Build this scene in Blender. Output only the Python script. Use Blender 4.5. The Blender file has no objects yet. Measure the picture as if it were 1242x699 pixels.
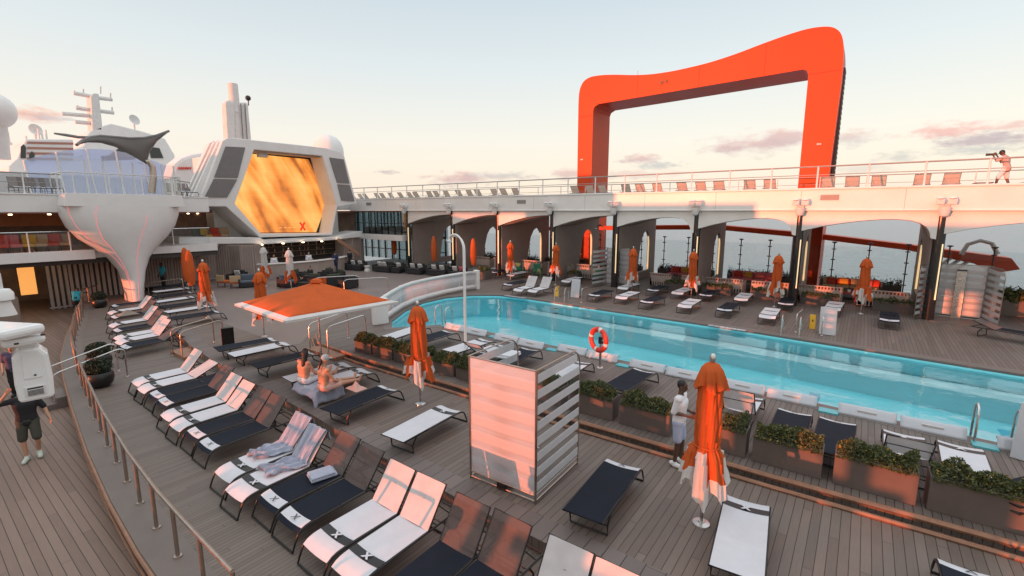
import bpy, bmesh, math, random
from mathutils import Vector, Matrix
from mathutils.geometry import tessellate_polygon
random.seed(11)
SC = bpy.context.scene
COL = SC.collection
R = math.radians
ORD = ['first','second','third','fourth','fifth','sixth','seventh','eighth','ninth','tenth','eleventh','twelfth','thirteenth','fourteenth','fifteenth','sixteenth','seventeenth','eighteenth','nineteenth','twentieth','twenty-first','twenty-second','twenty-third','twenty-fourth','twenty-fifth','twenty-sixth','twenty-seventh','twenty-eighth','twenty-ninth','thirtieth','thirty-first','thirty-second','thirty-third','thirty-fourth']

# ---------------------------------------------------------------- camera model
CAM_H, CAM_P, CAM_YAW, CAM_F = 5.1, R(9.3), math.atan2(.598, .802), 571.0
def _ray(x, y):
    u = (x-621)/CAM_F; v = (349.5-y)/CAM_F
    c, s = math.cos(CAM_P), math.sin(CAM_P)
    X, Y, Z = u, c+v*s, -s+v*c
    cy, sy = math.cos(CAM_YAW), math.sin(CAM_YAW)
    return Vector((X*cy-Y*sy, X*sy+Y*cy, Z))
def onz(x, y, z=0.0):
    r = _ray(x, y); t = (z-CAM_H)/r.z; return Vector((r.x*t, r.y*t, z))
def onX(x, y, X):
    r = _ray(x, y); t = X/r.x; return Vector((X, r.y*t, CAM_H+r.z*t))
def onY(x, y, Y):
    r = _ray(x, y); t = Y/r.y; return Vector((r.x*t, Y, CAM_H+r.z*t))

# ---------------------------------------------------------------- materials
def mat(name, col, rough=.5, metal=0.0, var=.0, vscale=4.0, bump=0.0, bscale=60.0, sheen=0.0, emis=None, estr=0.0, spec=.5, coat=0.0, alpha=1.0, var2=None, translucent=0.0):
    m = bpy.data.materials.new(name); m.use_nodes = True
    nt = m.node_tree; b = nt.nodes['Principled BSDF']
    b.inputs['Base Color'].default_value = (*col, 1); b.inputs['Roughness'].default_value = rough
    b.inputs['Metallic'].default_value = metal; b.inputs['Specular IOR Level'].default_value = spec
    b.inputs['Sheen Weight'].default_value = sheen; b.inputs['Coat Weight'].default_value = coat
    b.inputs['Alpha'].default_value = alpha
    if emis: b.inputs['Emission Color'].default_value = (*emis, 1); b.inputs['Emission Strength'].default_value = estr
    if var or bump:
        tc = nt.nodes.new('ShaderNodeTexCoord')
    if var:
        n = nt.nodes.new('ShaderNodeTexNoise'); n.inputs['Scale'].default_value = vscale; n.inputs['Detail'].default_value = 6
        n.inputs['Roughness'].default_value = .65
        nt.links.new(tc.outputs['Object'], n.inputs['Vector'])
        cr = nt.nodes.new('ShaderNodeValToRGB'); cr.color_ramp.elements[0].position = .3; cr.color_ramp.elements[1].position = .7
        c2 = var2 if var2 else tuple(c*(1+var) for c in col)
        cr.color_ramp.elements[0].color = (*[c*(1-var) for c in col], 1); cr.color_ramp.elements[1].color = (*c2, 1)
        nt.links.new(n.outputs['Fac'], cr.inputs['Fac']); nt.links.new(cr.outputs['Color'], b.inputs['Base Color'])
        mr = nt.nodes.new('ShaderNodeMapRange'); mr.inputs['To Min'].default_value = max(.03, rough-.12); mr.inputs['To Max'].default_value = min(1, rough+.12)
        nt.links.new(n.outputs['Fac'], mr.inputs['Value']); nt.links.new(mr.outputs[0], b.inputs['Roughness'])
    if bump:
        n2 = nt.nodes.new('ShaderNodeTexNoise'); n2.inputs['Scale'].default_value = bscale; n2.inputs['Detail'].default_value = 3
        nt.links.new(tc.outputs['Object'], n2.inputs['Vector'])
        bp = nt.nodes.new('ShaderNodeBump'); bp.inputs['Strength'].default_value = bump; bp.inputs['Distance'].default_value = .02
        nt.links.new(n2.outputs['Fac'], bp.inputs['Height']); nt.links.new(bp.outputs[0], b.inputs['Normal'])
    if translucent:
        out = nt.nodes['Material Output']; mx = nt.nodes.new('ShaderNodeMixShader'); mx.inputs[0].default_value = translucent
        tl = nt.nodes.new('ShaderNodeBsdfTranslucent'); tl.inputs['Color'].default_value = (*col, 1)
        nt.links.new(b.outputs[0], mx.inputs[1]); nt.links.new(tl.outputs[0], mx.inputs[2]); nt.links.new(mx.outputs[0], out.inputs['Surface'])
    return m

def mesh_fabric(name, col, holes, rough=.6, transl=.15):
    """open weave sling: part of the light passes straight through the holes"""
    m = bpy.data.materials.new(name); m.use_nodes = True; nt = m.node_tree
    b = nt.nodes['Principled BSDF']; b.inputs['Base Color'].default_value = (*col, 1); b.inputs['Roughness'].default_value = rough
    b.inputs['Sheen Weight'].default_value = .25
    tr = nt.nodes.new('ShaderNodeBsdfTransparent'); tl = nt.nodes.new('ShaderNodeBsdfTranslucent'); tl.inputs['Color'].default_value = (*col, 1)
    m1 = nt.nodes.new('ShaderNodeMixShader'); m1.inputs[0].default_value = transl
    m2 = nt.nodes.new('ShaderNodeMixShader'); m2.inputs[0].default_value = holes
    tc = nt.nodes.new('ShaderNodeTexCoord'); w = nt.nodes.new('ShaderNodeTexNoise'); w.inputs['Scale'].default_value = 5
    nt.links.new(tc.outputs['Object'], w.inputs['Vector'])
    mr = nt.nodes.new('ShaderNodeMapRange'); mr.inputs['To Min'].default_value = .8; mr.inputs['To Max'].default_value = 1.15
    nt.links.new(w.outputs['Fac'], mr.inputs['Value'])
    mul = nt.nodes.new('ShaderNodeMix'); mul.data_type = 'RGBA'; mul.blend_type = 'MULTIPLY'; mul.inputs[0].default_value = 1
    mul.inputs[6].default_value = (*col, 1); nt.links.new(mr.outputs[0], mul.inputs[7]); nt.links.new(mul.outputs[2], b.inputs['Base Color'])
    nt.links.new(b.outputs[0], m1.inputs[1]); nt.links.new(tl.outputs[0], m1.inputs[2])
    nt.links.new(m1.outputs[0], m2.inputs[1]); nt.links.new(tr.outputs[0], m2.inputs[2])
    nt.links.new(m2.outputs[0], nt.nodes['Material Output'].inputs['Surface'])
    return m

def glass(name, tint=(.9,.95,.97), refl=.12, rough=.02, film=0.0, filmcol=(.8,.8,.8)):
    m = bpy.data.materials.new(name); m.use_nodes = True; nt = m.node_tree; nt.nodes.clear()
    out = nt.nodes.new('ShaderNodeOutputMaterial'); tr = nt.nodes.new('ShaderNodeBsdfTransparent'); tr.inputs[0].default_value = (*tint, 1)
    gl = nt.nodes.new('ShaderNodeBsdfGlossy'); gl.inputs['Roughness'].default_value = rough
    lw = nt.nodes.new('ShaderNodeLayerWeight'); lw.inputs[0].default_value = .25
    ad = nt.nodes.new('ShaderNodeMath'); ad.operation = 'MULTIPLY_ADD'; ad.inputs[1].default_value = .6; ad.inputs[2].default_value = refl*.45; ad.use_clamp = True
    pw = nt.nodes.new('ShaderNodeMath'); pw.operation = 'POWER'; pw.inputs[1].default_value = 4; lw.inputs[0].default_value = .5
    nt.links.new(lw.outputs['Facing'], pw.inputs[0]); nt.links.new(pw.outputs[0], ad.inputs[0])
    mx = nt.nodes.new('ShaderNodeMixShader'); nt.links.new(ad.outputs[0], mx.inputs[0]); nt.links.new(tr.outputs[0], mx.inputs[1]); nt.links.new(gl.outputs[0], mx.inputs[2])
    last = mx
    if film:
        df = nt.nodes.new('ShaderNodeBsdfDiffuse'); df.inputs[0].default_value = (*filmcol, 1)
        tl = nt.nodes.new('ShaderNodeBsdfTranslucent'); tl.inputs[0].default_value = (*filmcol, 1)
        a = nt.nodes.new('ShaderNodeMixShader'); a.inputs[0].default_value = .45; nt.links.new(df.outputs[0], a.inputs[1]); nt.links.new(tl.outputs[0], a.inputs[2])
        f = nt.nodes.new('ShaderNodeMixShader'); f.inputs[0].default_value = film
        nt.links.new(mx.outputs[0], f.inputs[1]); nt.links.new(a.outputs[0], f.inputs[2]); last = f
    nt.links.new(last.outputs[0], out.inputs[0]); return m

def planks(name, axis, width, length, ca, cb, gap=.06, rough=.6, gapcol=(.02,.016,.014), end=.004, mottling=.18):
    """boards laid along `axis` (world X or Y), each with its own tone, dark joints and a little grain"""
    m = bpy.data.materials.new(name); m.use_nodes = True; nt = m.node_tree; N = nt.nodes.new; Lk = nt.links.new
    b = nt.nodes['Principled BSDF']
    geo = N('ShaderNodeNewGeometry'); sep = N('ShaderNodeSeparateXYZ'); Lk(geo.outputs['Position'], sep.inputs[0])
    across, along = (sep.outputs[0], sep.outputs[1]) if axis == 'Y' else (sep.outputs[1], sep.outputs[0])
    def math_(op, a, bb=None, cc=None):
        n = N('ShaderNodeMath'); n.operation = op
        for i, v in enumerate((a, bb, cc)):
            if v is None: continue
            if isinstance(v, (int, float)): n.inputs[i].default_value = v
            else: Lk(v, n.inputs[i])
        return n.outputs[0]
    u = math_('DIVIDE', across, width); iu = math_('FLOOR', u); fu = math_('FRACT', u)
    off = math_('MULTIPLY', math_('FRACT', math_('MULTIPLY', iu, .3819)), length)
    v = math_('DIVIDE', math_('ADD', along, off), length); iv = math_('FLOOR', v); fv = math_('FRACT', v)
    cmb = N('ShaderNodeCombineXYZ'); Lk(iu, cmb.inputs[0]); Lk(iv, cmb.inputs[1])
    wn = N('ShaderNodeTexWhiteNoise'); wn.noise_dimensions = '2D'; Lk(cmb.outputs[0], wn.inputs['Vector'])
    mp = N('ShaderNodeMapping'); mp.inputs['Scale'].default_value = (1.5, 22, 1) if axis == 'X' else (22, 1.5, 1); Lk(geo.outputs['Position'], mp.inputs['Vector'])
    gr = N('ShaderNodeTexNoise'); gr.inputs['Scale'].default_value = 2; gr.inputs['Detail'].default_value = 5; Lk(mp.outputs[0], gr.inputs['Vector'])
    st = N('ShaderNodeTexNoise'); st.inputs['Scale'].default_value = .7; st.inputs['Detail'].default_value = 6; st.inputs['Roughness'].default_value = .7; Lk(geo.outputs['Position'], st.inputs['Vector'])
    f = math_('ADD', math_('MULTIPLY', wn.outputs['Value'], .36), math_('ADD', math_('MULTIPLY', gr.outputs['Fac'], .35), math_('MULTIPLY', st.outputs['Fac'], .6)))
    mr = N('ShaderNodeMapRange'); mr.inputs['From Min'].default_value = .33; mr.inputs['From Max'].default_value = 1.02; Lk(f, mr.inputs['Value'])
    mix = N('ShaderNodeMix'); mix.data_type = 'RGBA'; Lk(mr.outputs[0], mix.inputs[0]); mix.inputs[6].default_value = (*ca, 1); mix.inputs[7].default_value = (*cb, 1)
    g1 = math_('LESS_THAN', fu, gap); g2 = math_('LESS_THAN', fv, end/length*2); g = math_('MAXIMUM', g1, g2)
    mx2 = N('ShaderNodeMix'); mx2.data_type = 'RGBA'; Lk(g, mx2.inputs[0]); Lk(mix.outputs[2], mx2.inputs[6]); mx2.inputs[7].default_value = (*gapcol, 1)
    Lk(mx2.outputs[2], b.inputs['Base Color'])
    rr = N('ShaderNodeMapRange'); rr.inputs['To Min'].default_value = rough-.15; rr.inputs['To Max'].default_value = rough+.15; Lk(st.outputs['Fac'], rr.inputs['Value']); Lk(rr.outputs[0], b.inputs['Roughness'])
    h = math_('SUBTRACT', math_('MULTIPLY', gr.outputs['Fac'], .12), g)
    bp = N('ShaderNodeBump'); bp.inputs['Strength'].default_value = .35; bp.inputs['Distance'].default_value = .006; Lk(h, bp.inputs['Height']); Lk(bp.outputs[0], b.inputs['Normal'])
    return m

M = dict(
 white=mat('white_paint', (.76,.74,.72), .38, var=.05, vscale=1.2),
 whitegloss=mat('white_gloss_shell', (.78,.77,.75), .25, var=.04, vscale=.8, coat=.2),
 offwhite=mat('aged_white_paint', (.66,.64,.62), .5, var=.09, vscale=2.5),
 grey=mat('grey_panel', (.19,.175,.17), .65, var=.08, vscale=3, bump=.15, bscale=220),
 midgrey=mat('mid_grey_paint', (.30,.29,.28), .5, var=.08),
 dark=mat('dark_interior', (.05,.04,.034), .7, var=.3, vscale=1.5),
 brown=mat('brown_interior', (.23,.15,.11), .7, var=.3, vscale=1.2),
 taupe=mat('taupe_wall', (.36,.28,.245), .6, var=.1, vscale=1.4, bump=.08, bscale=40),
 taupelight=mat('taupe_slat', (.40,.32,.27), .6, var=.12, vscale=2),
 ceiling=mat('brown_ceiling', (.36,.16,.12), .55, var=.1),
 black=mat('black_metal', (.012,.011,.011), .38, var=.2, vscale=8),
 blackcol=mat('black_column', (.014,.013,.013), .25, coat=.4),
 steel=mat('brushed_steel', (.58,.56,.54), .28, metal=1, var=.1, vscale=10),
 bronze=mat('warm_steel', (.42,.35,.30), .32, metal=1, var=.12, vscale=6),
 frameorange=mat('orange_paint', (.60,.068,.018), .42, var=.10, vscale=.35, bump=.04, bscale=2, spec=.2),
 umb=mat('orange_canvas', (.66,.135,.036), .9, spec=.15, sheen=.0, var=.1, vscale=3, bump=.25, bscale=300, translucent=.22),
 umbwhite=mat('white_canvas', (.70,.67,.64), .85, sheen=.2, var=.05, vscale=3, bump=.2, bscale=300, translucent=.2),
 navy=mat('navy_sling', (.010,.013,.022), .75, var=.25, vscale=4, bump=.15, bscale=500, spec=.2),
 sling=mat('white_sling', (.60,.595,.62), .6, var=.05, vscale=4, bump=.12, bscale=500),
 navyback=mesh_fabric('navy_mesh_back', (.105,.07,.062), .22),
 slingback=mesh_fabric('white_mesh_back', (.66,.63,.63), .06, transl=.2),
 wicker=mat('dark_planter_shell', (.12,.094,.083), .5, var=.12, vscale=2, bump=.1, bscale=120),
 soil=mat('soil', (.03,.02,.015), .95, var=.3, vscale=20),
 leaf=mat('leaf_green', (.085,.10,.034), .55, var=.55, vscale=9, translucent=.15),
 leafdark=mat('leaf_dark', (.02,.032,.013), .55, var=.4, vscale=9),
 sunleaf=mat('sun_yellow_leaf', (.40,.24,.03), .6, var=.2),  # yellow of sunlit leaves put into the colour
 cushion=mat('charcoal_cushion', (.03,.028,.03), .9, var=.2, vscale=6, bump=.2, bscale=200),
 cushwhite=mat('white_cushion', (.55,.53,.52), .9, var=.06, bump=.2, bscale=80),
 cushgreen=mat('olive_cushion', (.05,.06,.035), .9, var=.25, bump=.2, bscale=80),
 cushblue=mat('slate_cushion', (.10,.12,.15), .9, var=.2, bump=.2, bscale=80),
 cushpink=mat('pink_cushion', (.50,.13,.14), .9, var=.1, bump=.2, bscale=80),
 cushred=mat('red_cushion', (.45,.05,.03), .9, var=.1, bump=.2, bscale=80),
 cushyellow=mat('mustard_cushion', (.50,.30,.05), .9, var=.1, bump=.2, bscale=80),
 cushtan=mat('tan_cushion', (.42,.29,.17), .9, var=.1, bump=.2, bscale=80),
 green=mat('green_chair_paint', (.02,.16,.085), .45),
 sofaslat=mat('sofa_slat', (.46,.38,.34), .6, var=.1),
 sofadark=mat('sofa_shell', (.09,.075,.07), .7, var=.12),
 wood=mat('copper_wood', (.30,.155,.095), .5, var=.2, vscale=5),
 beige=mat('beige_sling', (.68,.58,.48), .7, var=.06, translucent=.3),
 tarp=mat('tan_cover', (.26,.20,.16), .9, var=.12, vscale=2, bump=.3, bscale=8),
 skin=mat('skin_tan', (.48,.25,.16), .5, var=.06, vscale=12),
 skindark=mat('skin_dark', (.10,.048,.03), .45, var=.08, vscale=12),
 hair=mat('black_hair', (.012,.009,.008), .5, bump=.4, bscale=90),
 shirtwhite=mat('white_cloth', (.72,.70,.72), .85, sheen=.2, bump=.35, bscale=16),
 shortsblue=mat('pale_blue_cloth', (.40,.45,.60), .85, bump=.3, bscale=18),
 clothblack=mat('black_cloth', (.014,.013,.016), .85, bump=.3, bscale=18),
 clotholive=mat('olive_cloth', (.055,.055,.042), .85, bump=.3, bscale=18),
 clothteal=mat('teal_cloth', (.03,.33,.42), .85, bump=.3, bscale=18),
 clothpurple=mat('purple_cloth', (.08,.06,.11), .85, bump=.3, bscale=18),
 clothpink=mat('pink_cloth', (.62,.36,.30), .85, bump=.3, bscale=18),
 clothblue=mat('navy_cloth', (.02,.03,.08), .85, bump=.3, bscale=18),
 towel=mat('blue_grey_towel', (.33,.35,.43), .95, sheen=.4, bump=.5, bscale=30, var=.12, vscale=9),
 capgrey=mat('grey_cap', (.35,.39,.40), .85, bump=.2, bscale=60),
 shoe=mat('pale_shoe', (.50,.56,.48), .6),
 shoewhite=mat('white_shoe', (.72,.70,.70), .6),
 ringred=mat('ring_red', (.70,.05,.025), .45, var=.05),
 yellow=mat('yellow_plastic', (.75,.42,.02), .45),
 led=mat('warm_led', (.9,.75,.5), .4, emis=(1,.70,.36), estr=.62),
 lamp=mat('ceiling_lamp', (.9,.8,.7), .4, emis=(1,.70,.42), estr=9.0),
 warm=mat('warm_lit_panel', (.6,.3,.1), .5, emis=(1,.42,.10), estr=.75),
 barlight=mat('lit_bottles', (.2,.12,.07), .4, var=.8, vscale=9, emis=(.9,.45,.25), estr=.04),
 clear=glass('clear_glass', (.88,.92,.93), .12),
 greyglass=glass('grey_glass', (.62,.70,.72), .25),
 blueglass=glass('blue_glass', (.40,.52,.85), .5, rough=.05, film=.25, filmcol=(.60,.68,.88)),
 frost=glass('frosted_glass', (.9,.92,.94), .15, film=.78, filmcol=(.80,.79,.80)),
 stripe=mat('white_film_stripe', (.76,.75,.76), .4, translucent=.45),
 acrylic=mat('white_acrylic', (.50,.52,.55), .3, coat=.3, var=.04),
 tealpatch=mat('teal_gap', (.08,.45,.50), .3),
 margin=mat('deck_margin', (.165,.13,.11), .6, var=.14, vscale=1.5, bump=.1, bscale=90),
 coping=mat('pool_coping', (.15,.125,.112), .5, var=.15, vscale=2),
 darkglass=mat('dark_window', (.03,.035,.04), .08),
 rubber=mat('dark_rubber', (.02,.02,.02), .7),
 postred=mat('brown_post', (.10,.065,.06), .5),
 printblue=mat('pale_print', (.42,.52,.62), .6),
)
M['deck_mid'] = planks('deck_boards_mid', 'Y', .135, 4.2, (.122,.090,.073), (.212,.160,.132), gap=.075, gapcol=(.03,.022,.018))
M['deck_ter'] = planks('deck_boards_terrace', 'Y', .085, 3.6, (.125,.092,.074), (.205,.158,.128), gap=.10, gapcol=(.05,.04,.034))
M['deck_pool'] = planks('deck_boards_pool', 'Y', .12, 3.6, (.11,.085,.072), (.195,.155,.132), gap=.09)
M['deck_board'] = planks('deck_boards_walk', 'X', .14, 5.0, (.165,.105,.078), (.27,.182,.137), gap=.07, gapcol=(.03,.02,.016))

# ---------------------------------------------------------------- mesh builder
class MB:
    def __init__(s): s.v = []; s.f = []; s.mi = []; s.sm = []
    def _add(s, vs, fs, mi=0, sm=False):
        o = len(s.v); s.v += [tuple(p) for p in vs]
        for f in fs: s.f.append([o+i for i in f]); s.mi.append(mi); s.sm.append(sm)
    def box(s, x0, x1, y0, y1, z0, z1, mi=0):
        vs = [(x, y, z) for z in (z0, z1) for y in (y0, y1) for x in (x0, x1)]
        s._add(vs, [(0,2,3,1),(4,5,7,6),(0,1,5,4),(2,6,7,3),(0,4,6,2),(1,3,7,5)], mi)
    def obox(s, c, ux, uy, hx, hy, hz, mi=0):
        c = Vector(c); ux = Vector(ux).normalized(); uy = Vector(uy).normalized(); uz = ux.cross(uy)
        vs = [c+ux*a*hx+uy*b*hy+uz*d*hz for d in (-1,1) for b in (-1,1) for a in (-1,1)]
        s._add(vs, [(0,2,3,1),(4,5,7,6),(0,1,5,4),(2,6,7,3),(0,4,6,2),(1,3,7,5)], mi)
    def beam(s, p0, p1, w, h, mi=0):
        p0, p1 = Vector(p0), Vector(p1); d = p1-p0; up = Vector((0,0,1)) if abs(d.normalized().z) < .95 else Vector((0,1,0))
        uy = up.cross(d).normalized(); s.obox((p0+p1)/2, d, uy, d.length/2, w/2, h/2, mi)
    def tube(s, pts, r, n=8, mi=0, closed=False):
        pts = [Vector(p) for p in pts]; m = len(pts); rad = r if isinstance(r, (list, tuple)) else [r]*m
        vs = []; prev = None
        for i, p in enumerate(pts):
            if closed: t = pts[(i+1) % m]-pts[i-1]
            else: t = pts[min(i+1, m-1)]-pts[max(i-1, 0)]
            t = t.normalized() if t.length > 1e-9 else Vector((0,0,1))
            if prev is None:
                a = Vector((0,0,1)) if abs(t.z) < .9 else Vector((1,0,0)); nn = t.cross(a).normalized()
            else:
                nn = (prev-t*prev.dot(t)); nn = nn.normalized() if nn.length > 1e-6 else t.orthogonal().normalized()
            prev = nn; bb = t.cross(nn)
            for k in range(n):
                an = 2*math.pi*k/n; vs.append(p+(nn*math.cos(an)+bb*math.sin(an))*rad[i])
        fs = []
        for i in range(m if closed else m-1):
            j = (i+1) % m
            for k in range(n): fs.append((i*n+k, i*n+(k+1) % n, j*n+(k+1) % n, j*n+k))
        s._add(vs, fs, mi, True)
        if not closed:
            o = len(s.v)-m*n
            s.f.append([o+k for k in range(n)][::-1]); s.mi.append(mi); s.sm.append(False)
            s.f.append([o+(m-1)*n+k for k in range(n)]); s.mi.append(mi); s.sm.append(False)
    def cyl(s, p0, p1, r0, r1=None, n=16, mi=0):
        s.tube([p0, p1], [r0, r0 if r1 is None else r1], n, mi)
    def lathe(s, prof, c=(0,0,0), n=24, mi=0, sx=1, sy=1, a0=0, a1=2*math.pi):
        full = abs(a1-a0-2*math.pi) < 1e-6; k = n if full else n+1; vs = []
        for r, z in prof:
            for i in range(k):
                a = a0+(a1-a0)*i/n; vs.append((c[0]+r*math.cos(a)*sx, c[1]+r*math.sin(a)*sy, c[2]+z))
        fs = []
        for j in range(len(prof)-1):
            for i in range(n):
                i2 = (i+1) % k; fs.append((j*k+i, j*k+i2, (j+1)*k+i2, (j+1)*k+i))
        s._add(vs, fs, mi, True)
    def ball(s, c, r, n=16, mi=0, sx=1, sy=1, sz=1):
        prof = [(max(1e-4, r*math.sin(math.pi*j/(n//2))), -r*sz*math.cos(math.pi*j/(n//2))) for j in range(n//2+1)]
        s.lathe(prof, c, n, mi, sx, sy)
    def prism(s, loops, fn, d0, d1, mi=0, smooth=False):
        """loops: outer polygon and holes as 2-D points; fn(a,b,d) maps them to space; solid between d0 and d1"""
        flat = [p for l in loops for p in l]; tri = tessellate_polygon([[Vector((p[0], p[1], 0)) for p in l] for l in loops]); n = len(flat)
        vs = [fn(p[0], p[1], d0) for p in flat]+[fn(p[0], p[1], d1) for p in flat]
        s._add(vs, [tuple(t) for t in tri]+[tuple(i+n for i in t[::-1]) for t in tri], mi)
        o = 0
        for l in loops:
            m = len(l)
            base = len(s.v)
            vs = [fn(p[0], p[1], d0) for p in l]+[fn(p[0], p[1], d1) for p in l]
            s._add(vs, [(i, (i+1) % m, m+(i+1) % m, m+i) for i in range(m)], mi, smooth); o += m
    def grid(s, fn, nu, nv, mi=0, sm=True):
        vs = [fn(i/nu, j/nv) for j in range(nv+1) for i in range(nu+1)]
        s._add(vs, [(j*(nu+1)+i, j*(nu+1)+i+1, (j+1)*(nu+1)+i+1, (j+1)*(nu+1)+i) for j in range(nv) for i in range(nu)], mi, sm)
    def quad(s, a, b, c, d, mi=0): s._add([a, b, c, d], [(0,1,2,3)], mi)
    def mesh(s, name, mats):
        me = bpy.data.meshes.new(name); me.from_pydata(s.v, [], s.f)
        for m in (mats if isinstance(mats, (list, tuple)) else [mats]): me.materials.append(m)
        me.polygons.foreach_set('material_index', s.mi); me.polygons.foreach_set('use_smooth', s.sm)
        bm = bmesh.new(); bm.from_mesh(me); bmesh.ops.remove_doubles(bm, verts=bm.verts, dist=1e-5); bmesh.ops.recalc_face_normals(bm, faces=bm.faces); bm.to_mesh(me); bm.free()
        if any(s.sm): me.set_sharp_from_angle(angle=R(42))
        me.update(); return me
    def build(s, name, mats, parent=None, bevel=0, solid=0, loc=None, rz=None):
        o = bpy.data.objects.new(name, s.mesh(name, mats)); COL.objects.link(o)
        if parent: o.parent = parent
        if loc is not None: o.location = loc
        if rz is not None: o.rotation_euler = (0, 0, rz)
        if solid: md = o.modifiers.new('solid', 'SOLIDIFY'); md.thickness = solid
        if bevel: md = o.modifiers.new('bevel', 'BEVEL'); md.width = bevel; md.segments = 2; md.limit_method = 'ANGLE'; md.angle_limit = R(40)
        return o

def tag(o, label, cat, group=None):
    o['label'] = label; o['category'] = cat
    if group: o['group'] = group
    return o
def thing(name, label, cat, loc=(0,0,0), rz=0, group=None):
    o = bpy.data.objects.new(name, None); COL.objects.link(o); o.location = loc; o.rotation_euler = (0,0,rz); o.empty_display_size = .2
    return tag(o, label, cat, group)
def struct(o): o['kind'] = 'structure'; return o
def inst(name, me, parent, loc=(0,0,0), rot=(0,0,0), scale=None):
    o = bpy.data.objects.new(name, me); COL.objects.link(o); o.parent = parent; o.location = loc; o.rotation_euler = rot
    if scale: o.scale = scale
    return o
def kids(o): return [c for c in bpy.data.objects if c.parent == o]
def copy_tree(o, loc=None, rz=None, label=None, parent=None):
    c = o.copy(); COL.objects.link(c)
    if parent is not None: c.parent = parent
    if loc is not None: c.location = loc
    if rz is not None: c.rotation_euler = (0, 0, rz)
    if label: c['label'] = label
    for ch in list(o.children): copy_tree(ch, parent=c)
    return c
XY = lambda a, b, d: (a, b, d)
# ================================================================ world, light, camera
W = bpy.data.worlds.new('World'); SC.world = W; W.use_nodes = True
nt = W.node_tree; nt.nodes.clear(); N = nt.nodes.new; LK = nt.links.new
SUN_EL = R(2.6); SUN_DIR = Vector((.30, .953, 0)).normalized()           # direction the light travels, over the ground
def wm(op, a, b=None, c=None, clamp=False):
    n = N('ShaderNodeMath'); n.operation = op; n.use_clamp = clamp
    for i, v in enumerate((a, b, c)):
        if v is None: continue
        if isinstance(v, (int, float)): n.inputs[i].default_value = v
        else: LK(v, n.inputs[i])
    return n.outputs[0]
def wmix(f, a, b, mode='MIX'):
    n = N('ShaderNodeMix'); n.data_type = 'RGBA'; n.blend_type = mode
    if isinstance(f, (int, float)): n.inputs[0].default_value = f
    else: LK(f, n.inputs[0])
    for i, v in ((6, a), (7, b)):
        if isinstance(v, tuple): n.inputs[i].default_value = (*v, 1)
        else: LK(v, n.inputs[i])
    return n.outputs[2]
tc = N('ShaderNodeTexCoord'); nrm = N('ShaderNodeVectorMath'); nrm.operation = 'NORMALIZE'; LK(tc.outputs['Generated'], nrm.inputs[0]); D = nrm.outputs[0]
sep = N('ShaderNodeSeparateXYZ'); LK(D, sep.inputs[0])
ramp = N('ShaderNodeValToRGB'); LK(sep.outputs[2], ramp.inputs[0]); cr = ramp.color_ramp
stops = [(0.0, (.90,.74,.62)), (.05, (.90,.79,.67)), (.14, (.85,.81,.735)), (.27, (.69,.74,.755)), (.42, (.53,.62,.68)), (.62,(.90,.95,1.0)), (1.0, (1.2,1.25,1.3))]
cr.elements[0].position = 0; cr.elements[0].color = (*stops[0][1], 1); cr.elements[1].position = 1; cr.elements[1].color = (*stops[-1][1], 1)
for p, c in stops[1:-1]:
    e = cr.elements.new(p); e.color = (*c, 1)
col = ramp.outputs[0]
# warm glow around the low sun behind the viewpoint
sd = N('ShaderNodeVectorMath'); sd.operation = 'DOT_PRODUCT'; LK(D, sd.inputs[0]); sd.inputs[1].default_value = (-SUN_DIR.x, -SUN_DIR.y, .05)
gl = wm('POWER', wm('MAXIMUM', sd.outputs['Value'], 0.0), 5.0)
col = wmix(wm('MULTIPLY', gl, .5), col, (1.15,.75,.54))
# clouds: soft blobs with noisy rims, fixed directions in the sky
def cloud(px, py, wpx, hpx, ctop, cbot, dens=.75, nscale=9.0, seed=0.0):
    global col
    wpx *= 1.25; hpx *= 1.3; dens = min(1, dens*1.2)
    c = _ray(px, py).normalized(); e1 = c.cross(Vector((0,0,1))).normalized(); e2 = e1.cross(c).normalized()
    def dot(v):
        n = N('ShaderNodeVectorMath'); n.operation = 'DOT_PRODUCT'; LK(D, n.inputs[0]); n.inputs[1].default_value = v; return n.outputs['Value']
    k = 1/CAM_F/ (_ray(px, py).length)
    a = wm('DIVIDE', dot(e1), wpx*k); b = wm('DIVIDE', dot(e2), hpx*k)
    cmb = N('ShaderNodeCombineXYZ'); LK(wm('MULTIPLY', a, wpx/hpx*.35), cmb.inputs[0]); LK(b, cmb.inputs[1]); cmb.inputs[2].default_value = seed
    nz = N('ShaderNodeTexNoise'); nz.inputs['Scale'].default_value = nscale*.13; nz.inputs['Detail'].default_value = 7; nz.inputs['Roughness'].default_value = .62; LK(cmb.outputs[0], nz.inputs['Vector'])
    r = wm('SQRT', wm('ADD', wm('MULTIPLY', a, a), wm('MULTIPLY', b, b)))
    m = wm('SUBTRACT', wm('MULTIPLY_ADD', nz.outputs['Fac'], 2.6, -.45), r)
    mr = N('ShaderNodeMapRange'); mr.interpolation_type = 'SMOOTHSTEP'; LK(m, mr.inputs['Value']); mr.inputs['From Min'].default_value = -.25; mr.inputs['From Max'].default_value = .75; mr.inputs['To Max'].default_value = dens
    fwd = wm('GREATER_THAN', dot(c), .5)
    tb = wm('MULTIPLY_ADD', b, .5, .5, clamp=True)
    col = wmix(wm('MULTIPLY', mr.outputs[0], fwd), col, wmix(tb, cbot, ctop))
PK, MV, GY, OR = (.76,.44,.42), (.50,.40,.45), (.46,.48,.51), (.88,.50,.34)
cloud(915, 176, 52, 12, PK, MV, .8, seed=1.2); cloud(948, 168, 26, 11, PK, MV, .7, seed=7.3); cloud(778, 193, 24, 5, PK, MV, .7, seed=2.7); cloud(800, 201, 26, 4, GY, GY, .6, seed=3.1)
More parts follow.
